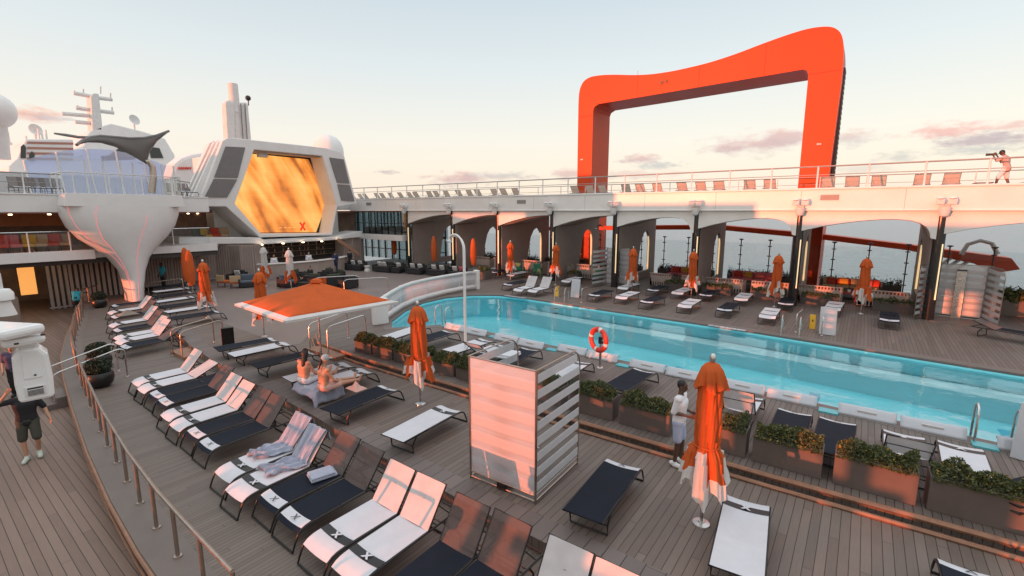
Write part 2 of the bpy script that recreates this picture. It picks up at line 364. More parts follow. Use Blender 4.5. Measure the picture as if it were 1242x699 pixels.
cloud(1150, 158, 40, 8, (.88,.52,.48), PK, .9, seed=4.4); cloud(1205, 168, 50, 9, MV, (.50,.43,.47), .85, seed=5.2); cloud(1190, 182, 42, 5, GY, GY, .6, seed=6.0); cloud(1236, 152, 20, 5, PK, PK, .6, seed=6.6)
cloud(562, 217, 36, 7, PK, MV, .75, seed=8.1); cloud(606, 214, 40, 5, GY, MV, .55, seed=8.9); cloud(690, 212, 20, 7, PK, MV, .6, seed=9.4); cloud(1090, 190, 20, 6, GY, GY, .5, seed=10.1); cloud(1032, 168, 22, 8, PK, GY, .6, seed=10.9)
cloud(1045, 206, 40, 6, GY, MV, .3, seed=11.6); cloud(470, 209, 12, 2.5, MV, MV, .6, seed=12.2); cloud(36, 138, 26, 8, OR, PK, .75, seed=13.0); cloud(60, 142, 22, 4, MV, MV, .5, seed=13.7); cloud(760, 212, 60, 5, PK, MV, .35, seed=14.5)
sky = N('ShaderNodeTexSky'); sky.sky_type = 'NISHITA'; sky.sun_disc = False; sky.sun_elevation = SUN_EL; sky.sun_rotation = math.atan2(-SUN_DIR.x, -SUN_DIR.y); sky.air_density = 1; sky.dust_density = 2
b1 = N('ShaderNodeBackground'); LK(col, b1.inputs[0]); b1.inputs[1].default_value = .93
b2 = N('ShaderNodeBackground'); LK(sky.outputs[0], b2.inputs[0]); b2.inputs[1].default_value = .05
ad = N('ShaderNodeAddShader'); LK(b1.outputs[0], ad.inputs[0]); LK(b2.outputs[0], ad.inputs[1])
wo = N('ShaderNodeOutputWorld'); LK(ad.outputs[0], wo.inputs[0])
sl = bpy.data.lights.new('Sun', 'SUN'); sl.energy = 5.0; sl.angle = R(.6); sl.color = (1, .22, .092)
so = bpy.data.objects.new('Sun', sl); COL.objects.link(so); so.location = (-10, -40, 20)
so.rotation_euler = Vector((SUN_DIR.x*math.cos(SUN_EL), SUN_DIR.y*math.cos(SUN_EL), -math.sin(SUN_EL))).to_track_quat('-Z', 'Y').to_euler()
cd = bpy.data.cameras.new('Camera'); cam = bpy.data.objects.new('Camera', cd); COL.objects.link(cam); SC.camera = cam
cd.sensor_width = 36; cd.lens = 36*CAM_F/1242; cd.clip_end = 40000; cd.clip_start = .05
cam.location = (0, 0, CAM_H); cam.rotation_euler = (R(90)-CAM_P, 0, CAM_YAW)
vs = SC.view_settings; vs.view_transform = 'Standard'; vs.look = 'None'; vs.exposure = .18; vs.gamma = 1; vs.use_curve_mapping = False
SC.cycles.max_bounces = 8; SC.cycles.transparent_max_bounces = 24; SC.cycles.caustics_reflective = False; SC.cycles.caustics_refractive = False

# ================================================================ sea, hull, decks, pool
def sea_mat():
    m = bpy.data.materials.new('sea_water'); m.use_nodes = True; t = m.node_tree; b = t.nodes['Principled BSDF']
    b.inputs['Base Color'].default_value = (.24,.275,.29,1); b.inputs['Roughness'].default_value = .3
    g = t.nodes.new('ShaderNodeNewGeometry'); mp = t.nodes.new('ShaderNodeMapping'); mp.inputs['Scale'].default_value = (.05,.16,.1); t.links.new(g.outputs['Position'], mp.inputs[0])
    n = t.nodes.new('ShaderNodeTexNoise'); n.inputs['Scale'].default_value = 1; n.inputs['Detail'].default_value = 8; n.inputs['Roughness'].default_value = .65; t.links.new(mp.outputs[0], n.inputs['Vector'])
    bp = t.nodes.new('ShaderNodeBump'); bp.inputs['Strength'].default_value = .9; bp.inputs['Distance'].default_value = 3.5; t.links.new(n.outputs['Fac'], bp.inputs['Height']); t.links.new(bp.outputs[0], b.inputs['Normal'])
    return m
b = MB(); b.lathe([(.01,0),(200,0),(900,0),(4000,0),(20000,0)], (0,0,-27), 64); struct(b.build('sea', sea_mat()))
b = MB(); b.box(-140, 24, -15.2, 36.25, -29, -2.6); struct(b.build('hull', M['white']))
RAIL = [(8.5,2.75),(4,2.45),(0,2.25),(-4,2.13),(-7.6,2.15),(-8.8,2.18),(-10.8,2.3),(-13.6,2.55),(-17,2.94),(-20.4,3.37),(-23.6,3.86),(-27.5,4.7),(-31.5,5.72),(-36.25,6.7),(-37.6,7.7)]
b = MB(); b.box(-56, 16, -15, 13.5, -2.6, -.75); struct(b.build('boardwalk_deck', M['deck_board']))
ter = [(x, y-.34) for x, y in RAIL]+[(-40.5,9.0),(-40.5,12.8),(-34,12.2),(-20,9.2),(-8,8.2),(8.5,8.2)]
b = MB(); b.prism([ter], XY, -2.5, -.25); struct(b.build('terrace_deck', M['deck_ter']))
b = MB()   # plain margin along the rail, a sheet above the boards
for (x0,y0),(x1,y1) in zip(RAIL, RAIL[1:]): b._add([(x0,y0-.335,-.246),(x1,y1-.335,-.246),(x1,y1+.22,-.246),(x0,y0+.22,-.246)], [(0,1,2,3)])
struct(b.build('terrace_margin', M['margin']))
b = MB()
b.tube([(x, y-.36, -.30) for x, y in RAIL], .035, 6); b.tube([(x, y-.37, -.52) for x, y in RAIL], .02, 6)
struct(b.build('terrace_edge_nosing', M['wood']))
MIDE = [(12,5.5),(-5,5.6),(-8,5.75),(-10.6,5.98),(-17,6.32),(-20.2,6.6),(-24.5,7.3),(-30,8.4),(-35,9.7),(-41,11.6)]
mid = MIDE+[(-41,33.5),(-20.7,33.5),(-20.7,17),(-19.6,13.4),(-18.0,11.0),(-16.3,10.2),(-12,10.0),(12,10.2)]
b = MB(); b.prism([mid], XY, -2.55, 0.0); struct(b.build('middle_deck', M['deck_mid']))
b = MB()
for (x0,y0),(x1,y1) in zip(MIDE, MIDE[1:]): b._add([(x0,y0,.004),(x1,y1,.004),(x1,y1+.52,.004),(x0,y0+.52,.004)], [(0,1,2,3)])
struct(b.build('middle_deck_border', planks('deck_border_boards', 'Y', .30, 9, (.125,.10,.09), (.21,.17,.15), gap=.045)))
b = MB(); b._add([(-40.9,12.2,.004),(-40.9,33.4,.004),(-21.6,33.4,.004),(-21.6,17,.004),(-20.4,13.4,.004),(-18.6,10.6,.004),(-17.2,9.3,.004),(-17.3,8.8,.004),(-24,9.0,.004),(-30,10.2,.004),(-35,11.0,.004)], [tuple(range(11))])
struct(b.build('lounge_floor', mat('lounge_floor_grey', (.185,.15,.135), .5, var=.09, vscale=.8, bump=.05)))
POOL = [(-15.7,12.5),(-14.9,13.5),(-14.2,14.42),(-11.5,14.4),(-7.7,14.25),(-4,14.1),(0,13.85),(3,13.7),(14,13.3),(14,19.75),(4.1,20.3),(-.8,20.8),(-4.3,21.15),(-10.5,21.4),(-15,21.7),(-17.0,21.55),(-18.3,20.6),(-19,19.0),(-18.9,17.2),(-18,15.2),(-16.8,13.4)]
KERB = [(12,9.75),(2.4,9.66),(-1,9.52),(-5,9.42),(-10.4,9.34),(-13.3,9.34),(-16.2,9.5),(-17.4,10.1),(-18.9,12.0),(-20.1,15),(-20.9,19),(-21.3,24),(-21.3,36.2)]
b = MB(); b.prism([KERB+[(14.6,36.2),(14.6,9.8)], POOL[::-1]], XY, -2.55, .2); struct(b.build('pool_deck', M['deck_pool']))
b = MB()
for off, z, r in ((.05,.165,.05),(.20,.035,.04)): b.tube([(x, y-off, z) for x, y in KERB[:8]], r, 6)
struct(b.build('pool_deck_nosing', M['wood']))
# coping round the pool, dark on the far and curved sides
def ring_strip(pts, off):
    out = []; n = len(pts); A = sum(pts[i][0]*pts[(i+1) % n][1]-pts[(i+1) % n][0]*pts[i][1] for i in range(n)); sgn = 1 if A > 0 else -1
    for i in range(n):
        p0, p1, p2 = Vector(pts[i-1]), Vector(pts[i]), Vector(pts[(i+1) % n])
        t = ((p1-p0).normalized()+(p2-p1).normalized()).normalized(); out.append((p1.x+t.y*off*sgn, p1.y-t.x*off*sgn))
    return out
b = MB(); b.prism([ring_strip(POOL, .42), ring_strip(POOL, -.05)[::-1]], XY, .13, .215); struct(b.build('pool_coping', M['coping'], bevel=.015))
pool_in = mat('pool_tile', (.30,.88,.97), .35, var=.05, vscale=.5)
b = MB(); b.prism([ring_strip(POOL, .01), ring_strip(POOL, -.06)[::-1]], XY, -1.15, .125); b.prism([ring_strip(POOL, .02)], XY, -1.2, -1.1)
struct(b.build('pool_basin', pool_in))
b = MB()   # shallow ledges along both long sides
b.prism([[(14,19.6),(4.1,20.15),(-.8,20.65),(-4.3,21.0),(-10.5,21.25),(-15,21.55),(-15,20.8),(-10.5,20.4),(-4.3,20.1),(-.8,19.7),(4.1,19.2),(14,18.6)]], XY, -1.1, -.42)
b.prism([[(-14.2,14.5),(-11.5,14.45),(-7.7,14.3),(-4,14.15),(0,13.9),(3,13.75),(14,13.35),(14,14.2),(3,14.7),(0,14.9),(-4,15.1),(-7.7,15.25),(-14,15.4)]], XY, -1.1, -.36)
struct(b.build('pool_ledge', mat('pool_ledge_tile', (.62,.88,.92), .35, var=.04, vscale=.6)))
b = MB()
for x in (-10.2,-5.6,-1.0,3.6): b.box(x, x+.32, 15.6, 18.6, -1.098, -1.094)
struct(b.build('pool_lane_marking', mat('pool_lane_tile', (.10,.55,.72), .35)))
def water_mat():
    m = bpy.data.materials.new('pool_water'); m.use_nodes = True; t = m.node_tree; t.nodes.clear(); n = t.nodes.new; l = t.links.new
    out = n('ShaderNodeOutputMaterial'); tr = n('ShaderNodeBsdfTransparent'); tr.inputs[0].default_value = (.92,1,1,1); g = n('ShaderNodeBsdfGlossy'); g.inputs['Roughness'].default_value = .03
    fr = n('ShaderNodeFresnel'); fr.inputs[0].default_value = 1.33; mx = n('ShaderNodeMixShader')
    geo = n('ShaderNodeNewGeometry'); nz = n('ShaderNodeTexNoise'); nz.inputs['Scale'].default_value = 1.3; nz.inputs['Detail'].default_value = 4; l(geo.outputs['Position'], nz.inputs['Vector'])
    bp = n('ShaderNodeBump'); bp.inputs['Strength'].default_value = .16; bp.inputs['Distance'].default_value = .10; l(nz.outputs['Fac'], bp.inputs['Height'])
    for q in (g, fr): l(bp.outputs[0], q.inputs['Normal'])
    l(fr.outputs[0], mx.inputs[0]); l(tr.outputs[0], mx.inputs[1]); l(g.outputs[0], mx.inputs[2]); l(mx.outputs[0], out.inputs[0]); return m
b = MB(); fl = tessellate_polygon([[Vector((x,y,0)) for x,y in POOL]]); b._add([(x,y,.07) for x,y in ring_strip(POOL,-.055)], [tuple(t) for t in fl]); o=b.build('pool_water', water_mat()); struct(o)
if o.data.polygons[0].normal.z < 0: o.data.flip_normals()
# steps: terrace to boardwalk, terrace to middle deck, middle deck to pool deck
b = MB()
for k in range(2): b.box(-19.95+.01*k, -18.85-.01*k, 2.55-.28*k, 3.2-.28*k, -.9, -.417-.166*k)
struct(b.build('boardwalk_steps', M['margin']))
b = MB()
for (px, py, w) in ((-20.6, 6.35, 1.3), (-15.9, 9.15, 1.7)): 
    z0 = -.25 if py < 8 else 0
    b.box(px-.1, px+w, py-.28, py+.3, z0-.02, z0+.12)
struct(b.build('deck_steps', M['wood']))
# ================================================================ sun loungers
_lm = {}
def lounger_meshes(kind, ang):
    """local frame: foot at y=-1, head at y=+1, floor z=0; kind white / navy / beige; ang = raised back in degrees"""
    key = (kind, ang)
    if key in _lm: return _lm[key]
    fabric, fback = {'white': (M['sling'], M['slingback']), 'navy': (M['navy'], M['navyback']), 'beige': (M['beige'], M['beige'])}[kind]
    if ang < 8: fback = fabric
    band = M['black'] if kind != 'navy' else M['sling']; xm = M['sling'] if kind != 'navy' else M['black']
    fr = M['black'] if kind != 'beige' else M['midgrey']
    hw = .335; zs = .38; hip = .28
    prof = [(-1.0, .285), (-.93, .335), (-.85, .362), (-.72, .378), (-.5, .38), (hip, .38)]
    def pz(y):
        for (a, za), (c, zc) in zip(prof, prof[1:]):
            if a <= y <= c: return za+(zc-za)*(y-a)/(c-a)
        return zs
    d = {}
    b = MB()
    for s in (-1, 1):
        b.tube([(s*hw, -.99, .275), (s*hw, -.93, .325), (s*hw, -.84, .352), (s*hw, -.7, .365), (s*hw, .97, .365)], .017, 8)
    for y in (-.2, .5): b.tube([(-hw, y, .345), (hw, y, .345)], .012, 6)
    b.tube([(-hw, .97, .365), (hw, .97, .365)], .015, 6)
    d['frame'] = b.mesh('lounger_frame', fr)
    b = MB(); b.tube([(-hw, -.99, .28), (-hw, -1.06, .13), (-hw, -1.10, .02), (hw, -1.10, .02), (hw, -1.06, .13), (hw, -.99, .28)], .017, 8); d['leg_foot'] = b.mesh('lounger_leg_foot', fr)
    b = MB(); b.tube([(-hw, .62, .36), (-hw+.01, .74, .19), (-hw+.01, .72, .02), (hw-.01, .72, .02), (hw-.01, .74, .19), (hw, .62, .36)], .017, 8); b.tube([(-hw, .74, .19), (hw, .74, .19)], .010, 6); d['leg_head'] = b.mesh('lounger_leg_head', fr)
    def sheet(y0, y1, lift, ny, ix=.0):
        g = MB(); 
        def fn(u, v):
            y = y0+(y1-y0)*v; x = (u*2-1)*(hw-.008-ix); return (x, y, pz(y)+lift-.028*(1-(u*2-1)**2))
        g.grid(fn, 6, ny); return g
    d['seat'] = sheet(-1.0, hip, .012, 16).mesh('lounger_seat', fabric)
    by = (-.70, -.555) if kind != 'navy' else (-.93, -.76)
    d['foot_band'] = sheet(by[0], by[1], .0155, 3).mesh('lounger_band', band)
    yc = sum(by)/2; z = pz(yc)+.0075; g = MB()
    for s in (-1, 1):
        for off in ((-.012, 0), (.012, 0)) if kind != 'navy' else ((0, 0),):
            g._add([(x, y, z) for x, y in ((-.055*s-.012+off[0], yc-.055), (-.055*s+.012+off[0], yc-.055), (.055*s+.012+off[0], yc+.055), (.055*s-.012+off[0], yc+.055))], [(0,1,2,3)])
            z += .0006
    if kind != 'beige': d['emblem'] = g.mesh('lounger_emblem', xm)
    a = R(ang); ca, sa = math.cos(a), math.sin(a); L = .72
    def bk(u, t, n): return (u, hip+t*ca-n*sa, zs+t*sa+n*ca)
    g = MB(); g.grid(lambda u, v: bk((u*2-1)*(hw-.008), v*L, .004-.02*math.sin(math.pi*v)*(1-(u*2-1)**2)+.008), 6, 10); d['backrest'] = g.mesh('lounger_backrest', fback)
    g = MB(); g.tube([bk(-hw, 0, 0), bk(-hw, L, 0), bk(hw, L, 0), bk(hw, 0, 0)], .015, 8)
    if ang > 8:
        for s in (-1, 1): g.tube([bk(s*(hw-.02), L*.55, -.01), (s*(hw-.02), min(.93, hip+L*.55*ca+.30), .365)], .010, 6)
        g.tube([bk(-hw, L*.55, -.015), bk(hw, L*.55, -.015)], .009, 6)
    d['back_frame'] = g.mesh('lounger_back_frame', fr)
    _lm[key] = d; return d
def lounger(x, y, zf, yaw, kind, ang, label, group=None, name='sun_lounger'):
    t = thing(name, label, 'sun lounger', (x, y, zf), yaw, group)
    d = lounger_meshes(kind, ang)
    inst('frame', d['frame'], t); inst('leg', d['leg_foot'], t); inst('leg', d['leg_head'], t)
    inst('seat', d['seat'], t); bd = inst('foot_band', d['foot_band'], t)
    if 'emblem' in d: inst('emblem', d['emblem'], bd)
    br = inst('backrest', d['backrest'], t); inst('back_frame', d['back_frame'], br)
    return t
Z_T, Z_M, Z_P, Z_U = -.25, 0.0, .2, 6.02
G1 = 'sun loungers in pairs along the terrace step'
# terrace row: foot edge at (x, yf)
for x, yf, k, a, lab in [
 (-16.85,3.98,'white',50,'white lounger with raised back at the end of the terrace row nearest the bowl planters'),
 (-16.05,3.90,'white',24,'white lounger with back only half raised, second from the bowl planters'),
 (-15.2,3.90,'navy',6,'navy lounger lying flat between a half raised white one and a navy one'),
 (-14.42,3.86,'navy',48,'navy lounger with raised orange lit back beside a flat navy lounger in the terrace row'),
 (-13.4,3.66,'white',50,'white lounger with pink lit back, left one of the pair in mid terrace row'),
 (-12.6,3.60,'white',48,'white lounger with pink lit back, right one of the pair in mid terrace row'),
 (-11.75,3.62,'navy',50,'navy lounger with lit mesh back, left of the pair beside the towel covered loungers'),
 (-10.95,3.58,'navy',52,'navy lounger with lit mesh back, right of the pair beside the towel covered loungers'),
 (-9.45,3.36,'white',52,'white lounger with blue grey towel hanging over its back, left one of the two'),
 (-8.65,3.22,'white',52,'white lounger with blue grey towel hanging over its back, right one of the two'),
 (-7.85,3.42,'navy',52,'navy lounger with a folded towel on its seat, beside the towel draped white loungers'),
 (-7.08,3.38,'navy',52,'navy lounger right of the one with the folded towel, brown lit mesh back'),
 (-6.12,3.30,'white',54,'large white lounger with pink lit back, left of the pair at the bottom edge'),
 (-5.38,3.30,'white',54,'large white lounger with pink lit back, right of the pair at the bottom edge'),
 (-4.42,3.27,'navy',56,'navy lounger with reddish mesh back at the bottom edge, left one before the striped screen'),
 (-3.70,3.30,'navy',56,'navy lounger with shaded mesh back at the bottom edge, right one before the striped screen'),
 (-2.72,3.32,'white',56,'white lounger showing only its back top at the bottom edge, left of two'),
 (-2.02,3.32,'white',56,'white lounger showing only its back top at the bottom edge, right of two')]:
    lounger(x, yf+.99, Z_T, R(random.uniform(-1.2,1.2)), k, a, lab, G1)
# second terrace group by the white column foot
G2 = 'loungers with black and white slings by the white column'
far_row = [(-21.7,4.85,'navy',30),(-22.75,5.0,'white',50),(-23.55,5.15,'white',50),(-25.0,5.42,'navy',50),(-26.4,5.65,'white',50),(-28.3,6.12,'navy',48),(-29.8,6.4,'white',50),(-31.7,6.95,'navy',12)]
names = ['navy lounger with low back at the front of the group below the white column','white lounger next to the front navy one below the white column','white lounger second behind the front navy one below the white column','navy lounger between white ones in the group below the white column, nearer one','white lounger in the middle of the group below the white column','navy lounger with a bag like bundle of clothes on it below the white column','white lounger second last before the foot of the white column','navy lounger nearest the foot of the white column']
for (x, yf, k, a), lab in zip(far_row, names): lounger(x, yf+.99, Z_T, R(4+random.uniform(-1.5,1.5)), k, a, lab, G2)
G3 = 'flat loungers below the orange furled parasols'
nm = ['navy flat lounger at the near end of the row under the orange parasols','white flat lounger just behind the near navy one under the orange parasols','navy flat lounger between the two nearer white ones under the orange parasols','white flat lounger in the middle of the row under the orange parasols','navy flat lounger behind the middle white one under the orange parasols','white flat lounger at the far part of the row under the orange parasols','navy flat lounger at the far end of the row beside the white column']
for (x, y, k), lab in zip([(-24.35,8.35,'navy'),(-26.1,8.65,'white'),(-27.75,8.95,'navy'),(-29.55,9.25,'white'),(-31.4,9.75,'navy'),(-33.3,10.3,'white'),(-35.0,10.9,'navy')], nm):
    lounger(x, y, Z_M, R(180+random.uniform(-4,6)), k, 0, lab, G3)
# middle deck
G4 = 'flat loungers on the middle deck'
for f, h, k, lab in [
 ((-17.3,8.46),(-17.6,6.48),'navy','flat navy lounger beside the steps, left one of the three behind the orange square parasol'),
 ((-16.35,8.46),(-16.46,6.50),'white','flat white lounger between two navy ones below the open orange parasol'),
 ((-14.62,8.36),(-14.72,6.42),'navy','flat navy lounger right of the white one below the open orange parasol'),
 ((-12.55,8.36),(-12.72,6.42),'white','white lounger left one of the pushed together two under the seated women'),
 ((-11.62,8.36),(-11.75,6.42),'white','white lounger right one of the pushed together two under the seated women'),
 ((-9.95,7.86),(-9.83,5.90),'navy','flat navy lounger just right of the two seated women'),
 ((-7.68,7.92),(-7.55,5.90),'white','flat white lounger left of the striped privacy screen, dark band at the far end'),
 ((-3.26,8.0),(-3.12,6.02),'navy','flat navy lounger between the striped screen and the large furled parasol'),
 ((-1.15,8.14),(-0.93,6.19),'white','flat white lounger right of the large furled parasol base'),
 ((1.56,8.26),(1.62,6.3),'navy','navy lounger cut by the bottom right corner of the photo')]:
    c = ((f[0]+h[0])/2, (f[1]+h[1])/2); yaw = math.atan2(h[1]-f[1], h[0]-f[0])-math.pi/2
    lounger(c[0], c[1], Z_M, yaw, k, 0, lab, G4)
# pool side, foot to the pool
G5 = 'loungers between planters and pool'
for x, yf, k, a, dy, lab in [
 (-13.6,12.55,'white',0,8,'white flat lounger farthest left on the pool side, behind the small orange lit planters'),
 (-12.28,12.65,'navy',0,0,'navy flat lounger on the pool side just right of the tall furled parasol'),
 (-10.45,12.62,'white',0,-2,'white flat lounger on the pool side right beside the curved pole'),
 (-9.52,12.45,'white',38,0,'white lounger with raised pink lit back right of the curved pole by the pool'),
 (-8.45,12.62,'navy',0,6,'navy flat lounger with a folded white towel on its head end'),
 (-6.5,12.48,'white',0,4,'white flat lounger behind the striped screen, next to the lifebuoy post'),
 (-4.74,12.82,'navy',0,-3,'navy flat lounger right of the lifebuoy, behind the planter hedge'),
 (-1.92,12.55,'white',58,0,'grey backed lounger with raised back seen from behind, beside the large furled parasol'),
 (-.89,12.15,'navy',0,0,'navy flat lounger behind the planters, left one of the close pair at the pool edge'),
 (-.10,12.17,'navy',0,-1,'navy flat lounger behind the planters, right one of the close pair at the pool edge'),
 (1.02,12.25,'white',46,-1,'white lounger with grey mesh back raised, at the right end of the pool side'),
 (1.86,12.30,'white',0,-2,'white flat lounger against the raised back one at the right end of the pool side'),
 (2.62,11.75,'navy',8,-38,'navy lounger turned askew behind the rightmost planter')]:
    lounger(x, yf-.99, Z_P, R(180+dy), k, a, lab, G5)
# far side of the pool: centres
G6 = 'loungers along the far side of the pool'
for x, y, k, a, lab in [
 (-15.95,22.9,'white',56,'white lounger with raised back on the far pool side, left one of the upright pair'),
 (-15.05,23.1,'white',56,'white lounger with raised back on the far pool side, right one of the upright pair'),
 (-17.55,24.0,'navy',0,'navy flat lounger left of the upright white pair across the pool'),
 (-20.2,27.8,'white',0,'white flat lounger beside the furled parasol, behind the upright white pair'),
 (-15.5,27.6,'white',0,'white flat lounger left of the far striped shower screen'),
 (-11.55,23.85,'navy',0,'navy flat lounger in front of the far striped shower screen'),
 (-10.1,24.2,'white',0,'white flat lounger in the front far row, right of the far shower screen'),
 (-11.3,27.2,'white',0,'white flat lounger in the back far row right beside the far shower screen'),
 (-8.5,23.7,'navy',0,'navy flat lounger in the front far row, third right of the far shower screen'),
 (-9.55,27.4,'navy',0,'navy flat lounger in the back far row, left of the parasol by the sixth column'),
 (-8.1,27.4,'white',0,'white flat lounger in the back far row at the parasol by the sixth column'),
 (-6.7,23.9,'white',0,'white flat lounger in the front far row between two navy ones'),
 (-6.65,27.5,'navy',0,'navy flat lounger in the back far row in front of a planter and slatted sofa'),
 (-4.9,27.5,'white',0,'white flat lounger in the back far row left of the orange white tipped parasol'),
 (-4.9,24.0,'navy',0,'navy flat lounger in the front far row, behind the depth marking'),
 (-2.85,27.3,'navy',0,'navy flat lounger directly right of the orange white tipped parasol'),
 (-3.1,23.7,'white',0,'white flat lounger in the front far row next to the pool ladder'),
 (-.85,27.4,'white',0,'white flat lounger behind the white notice board'),
 (1.2,25.9,'navy',0,'navy flat lounger below the furled parasol nearest the right shower screen'),
 (4.75,25.4,'navy',20,'navy lounger at the right edge across the pool, beside the shower screen'),
 (-23.4,28.4,'white',0,'white flat lounger farthest left across the pool beside a smooth parasol cover'),
 (-22.1,28.2,'navy',0,'navy flat lounger beside the farthest white one across the pool')]:
    dy = random.uniform(-2.5,2.5) if x < 4 else 60
    lounger(x, y, Z_P, R(dy), k, a, lab, G6)
# upper deck on the far side: backs seen above the coaming
G7 = 'loungers on the far upper deck'
ux = []
x = -42.5
while x < 7:
    ux.append(x); x += 1.05 if len(ux) % 3 else 1.6
ux = [u for u in ux if not (-20.6 < u < -18.2 or -3.9 < u < -2.0)]
for i, x in enumerate(ux):
    low = x > .5 and i % 3 == 1
    side = 'left of the orange arch' if x < -20 else ('under the orange arch' if x < -3 else 'right of the orange arch')
    grp = [u for u in ux if (u < -20)] if x < -20 else ([u for u in ux if -20 <= u < -3] if x < -3 else [u for u in ux if u >= -3])
    lounger(x, 30.1+.15*(i % 2), Z_U, R(180+random.uniform(-2,2)), 'beige', 0 if low else 52+4*(i % 2), f"{'beige' if x > -24 else 'pale'} {'flat' if low else 'raised-back'} lounger on far upper deck, {ORD[grp.index(x)]} from left {side}", G7).scale = (.85,.85,.82)
# upper deck on the left
for i, (px, k) in enumerate(((24,'navy'),(36,'navy'),(48,'navy'),(62,'navy'),(212,'navy'),(226,'navy'))):
    p = onX(px, 232, -37.2)
    lounger(-37.2, p.y, Z_U, R(90), k, 50, f"dark lounger behind the railing of the left upper deck, {ORD[i]} from the left edge", 'loungers on the left upper deck')
# ================================================================ far (starboard) side: deck wing with columns and arches
YC = 28.5; COLX = [-32.5,-27.1,-22.35,-17.5,-12.77,-7.8,-2.72,2.67,8.2]
t = thing('deck_wing', 'white upper deck wing with arched bays across the pool', 'deck wing', (0,0,0))
b = MB(); b.box(-40.6, 16, YC-.55, YC-.25, 5.12, 6.2); b.box(-40.6, 16, YC-.6, YC-.2, 6.12, 6.22)
b.box(-40.6, 16, YC-.62, YC-.25, 5.10, 5.16)
b.build('coaming', M['white'], t, bevel=.03)
b = MB()
for k in range(14): b.box(-39.2+k*4.05, -39.185+k*4.05, YC-.553, YC-.549, 5.18, 6.1)
b.build('plate_seam', M['midgrey'], t)
b = MB(); b.box(-40.6, 16, YC-.25, 36.2, 5.75, 6.0); b.build('upper_deck_slab', M['margin'], t)
b = MB(); b.box(-40.6, 16, YC-.24, 36.1, 5.0, 5.2); b.build('bay_ceiling', M['ceiling'], t)
def arch_pts(x0, x1):
    w = x1-x0; pts = [(x0, 5.11), (x1, 5.11), (x1, 3.85)]
    P = [(.965,3.9),(.955,4.15),(.93,4.38),(.885,4.56),(.82,4.68),(.73,4.73),(.62,4.72),(.48,4.65),(.32,4.52),(.16,4.34),(.0,4.1)]
    if x1 < -12: P = [(1.0,4.80),(.9,4.80),(.8,4.78),(.68,4.73),(.5,4.60),(.3,4.40),(.14,4.20),(0,4.0)]; pts[2] = (x1, 4.9)
    return pts+[(x0+w*u, z) for u, z in P]
for x0, x1 in zip(COLX, COLX[1:]):
    b = MB(); b.prism([arch_pts(x0+.12, x1-.12)], lambda a, c, d: (a, d, c), YC-.4, YC-.1); b.build('arch_band', M['white'], t)
    # curved soffit running back from the arch
    pts = arch_pts(x0+.12, x1-.12)[3:]
    b = MB()
    for (ax, az), (bx, bz) in zip(pts, pts[1:]): b._add([(ax, YC-.1, az+.01), (bx, YC-.1, bz+.01), (bx, 31.5, bz+.12), (ax, 31.5, az+.12)], [(0,1,2,3)], 0, True)
    b.build('arch_soffit', M['taupelight'], t, solid=.04)
# glazed two-storey end bay
b = MB(); b.box(-40.6, -32.9, YC-.7, 33, 2.44, 2.93); b.build('gallery_slab', M['white'], t, bevel=.02)
b = MB(); b.box(-48, -32.7, 33.2, 33.4, .0, 5.0); 
b.build('outer_glazing', M['greyglass'], t)
b = MB()
for x in [-40.2+.93*i for i in range(9)]: b.box(x-.035, x+.035, YC-.12, YC-.04, 2.93, 5.12)
for x in [-47.7+1.15*i for i in range(14)]: b.box(x-.06, x+.06, 33.0, 33.15, .0, 5.0)
b.box(-48,-32.7,33.02,33.14,1.0,1.08); b.box(-48,-32.7,33.02,33.14,2.4,2.6)
b.box(-40.6, -32.7, YC-.12, YC-.04, 3.93, 3.98)
b.build('mullion', M['black'], t)
b = MB(); b.box(-40.6, -32.7, YC-.05, YC-.03, 2.93, 5.12); b.build('gallery_glazing', M['greyglass'], t)
b = MB(); b.box(-40, -33.2, 28.9, 32, 2.93, 3.55); b.build('gallery_seating', M['brown'], t)
# black columns with a warm strip light
for i, x in enumerate(COLX[:-1]):
    c = thing('column', f"black column with a warm strip light, {ORD[i]} from the left under the upper deck", 'column', (x, YC-.25, .2), 0, 'columns across the pool')
    b = MB(); b.lathe([(.02,4.95),(.20,4.95),(.20,0),(.02,0)], n=20, sx=1.1, sy=.9); b.build('shaft', M['blackcol'], c)
    b = MB(); b.box(.11,.155,-.215,-.15, .95, 3.45); b.build('strip_light', M['led'], c)
    f = thing('floodlight', f"pair of white floodlights on the white band above the {ORD[i]} column from the left", 'floodlight', (x, YC-.62, 5.25), 0, 'floodlights along the upper deck')
    b = MB(); b.box(-.16,.16,-.06,.02,-.05,.12); b.box(-.03,.03,-.22,0,.1,.14); b.build('bracket', M['offwhite'], f, bevel=.01)
    for s in (-1, 1):
        b = MB(); b.obox((s*.2,-.2,.26), (1,0,0), (0,.95,.3), .15,.11,.11); b.lathe([(.0,0),(.15,0),(.11,.08),(.02,.09)], (s*.2,-.24,.37), 14); b.build('lamp_head', M['whitegloss'], f, bevel=.02)
    b = MB(); b.lathe([(.05,-.42),(.15,-.36),(.20,-.16),(.21,.0),(.05,.03)], (0,-.1,0), 16); b.build('dome', M['offwhite'], f)
for i, x in enumerate((-37.6,-20.0,-1.55)):
    g = tag(MB_ := None or (lambda bb: (bb.box(x-.38, x+.38, YC-.575, YC-.545, 5.62, 5.88), [bb.box(x-.36, x+.36, YC-.59, YC-.57, 5.64+.045*k, 5.66+.045*k) for k in range(5)], bb.build('vent_grille', M['midgrey']))[2])(MB()), f"grey louvred vent on the white band across the pool, {ORD[i]} from the left", 'vent', 'vents on the white band')
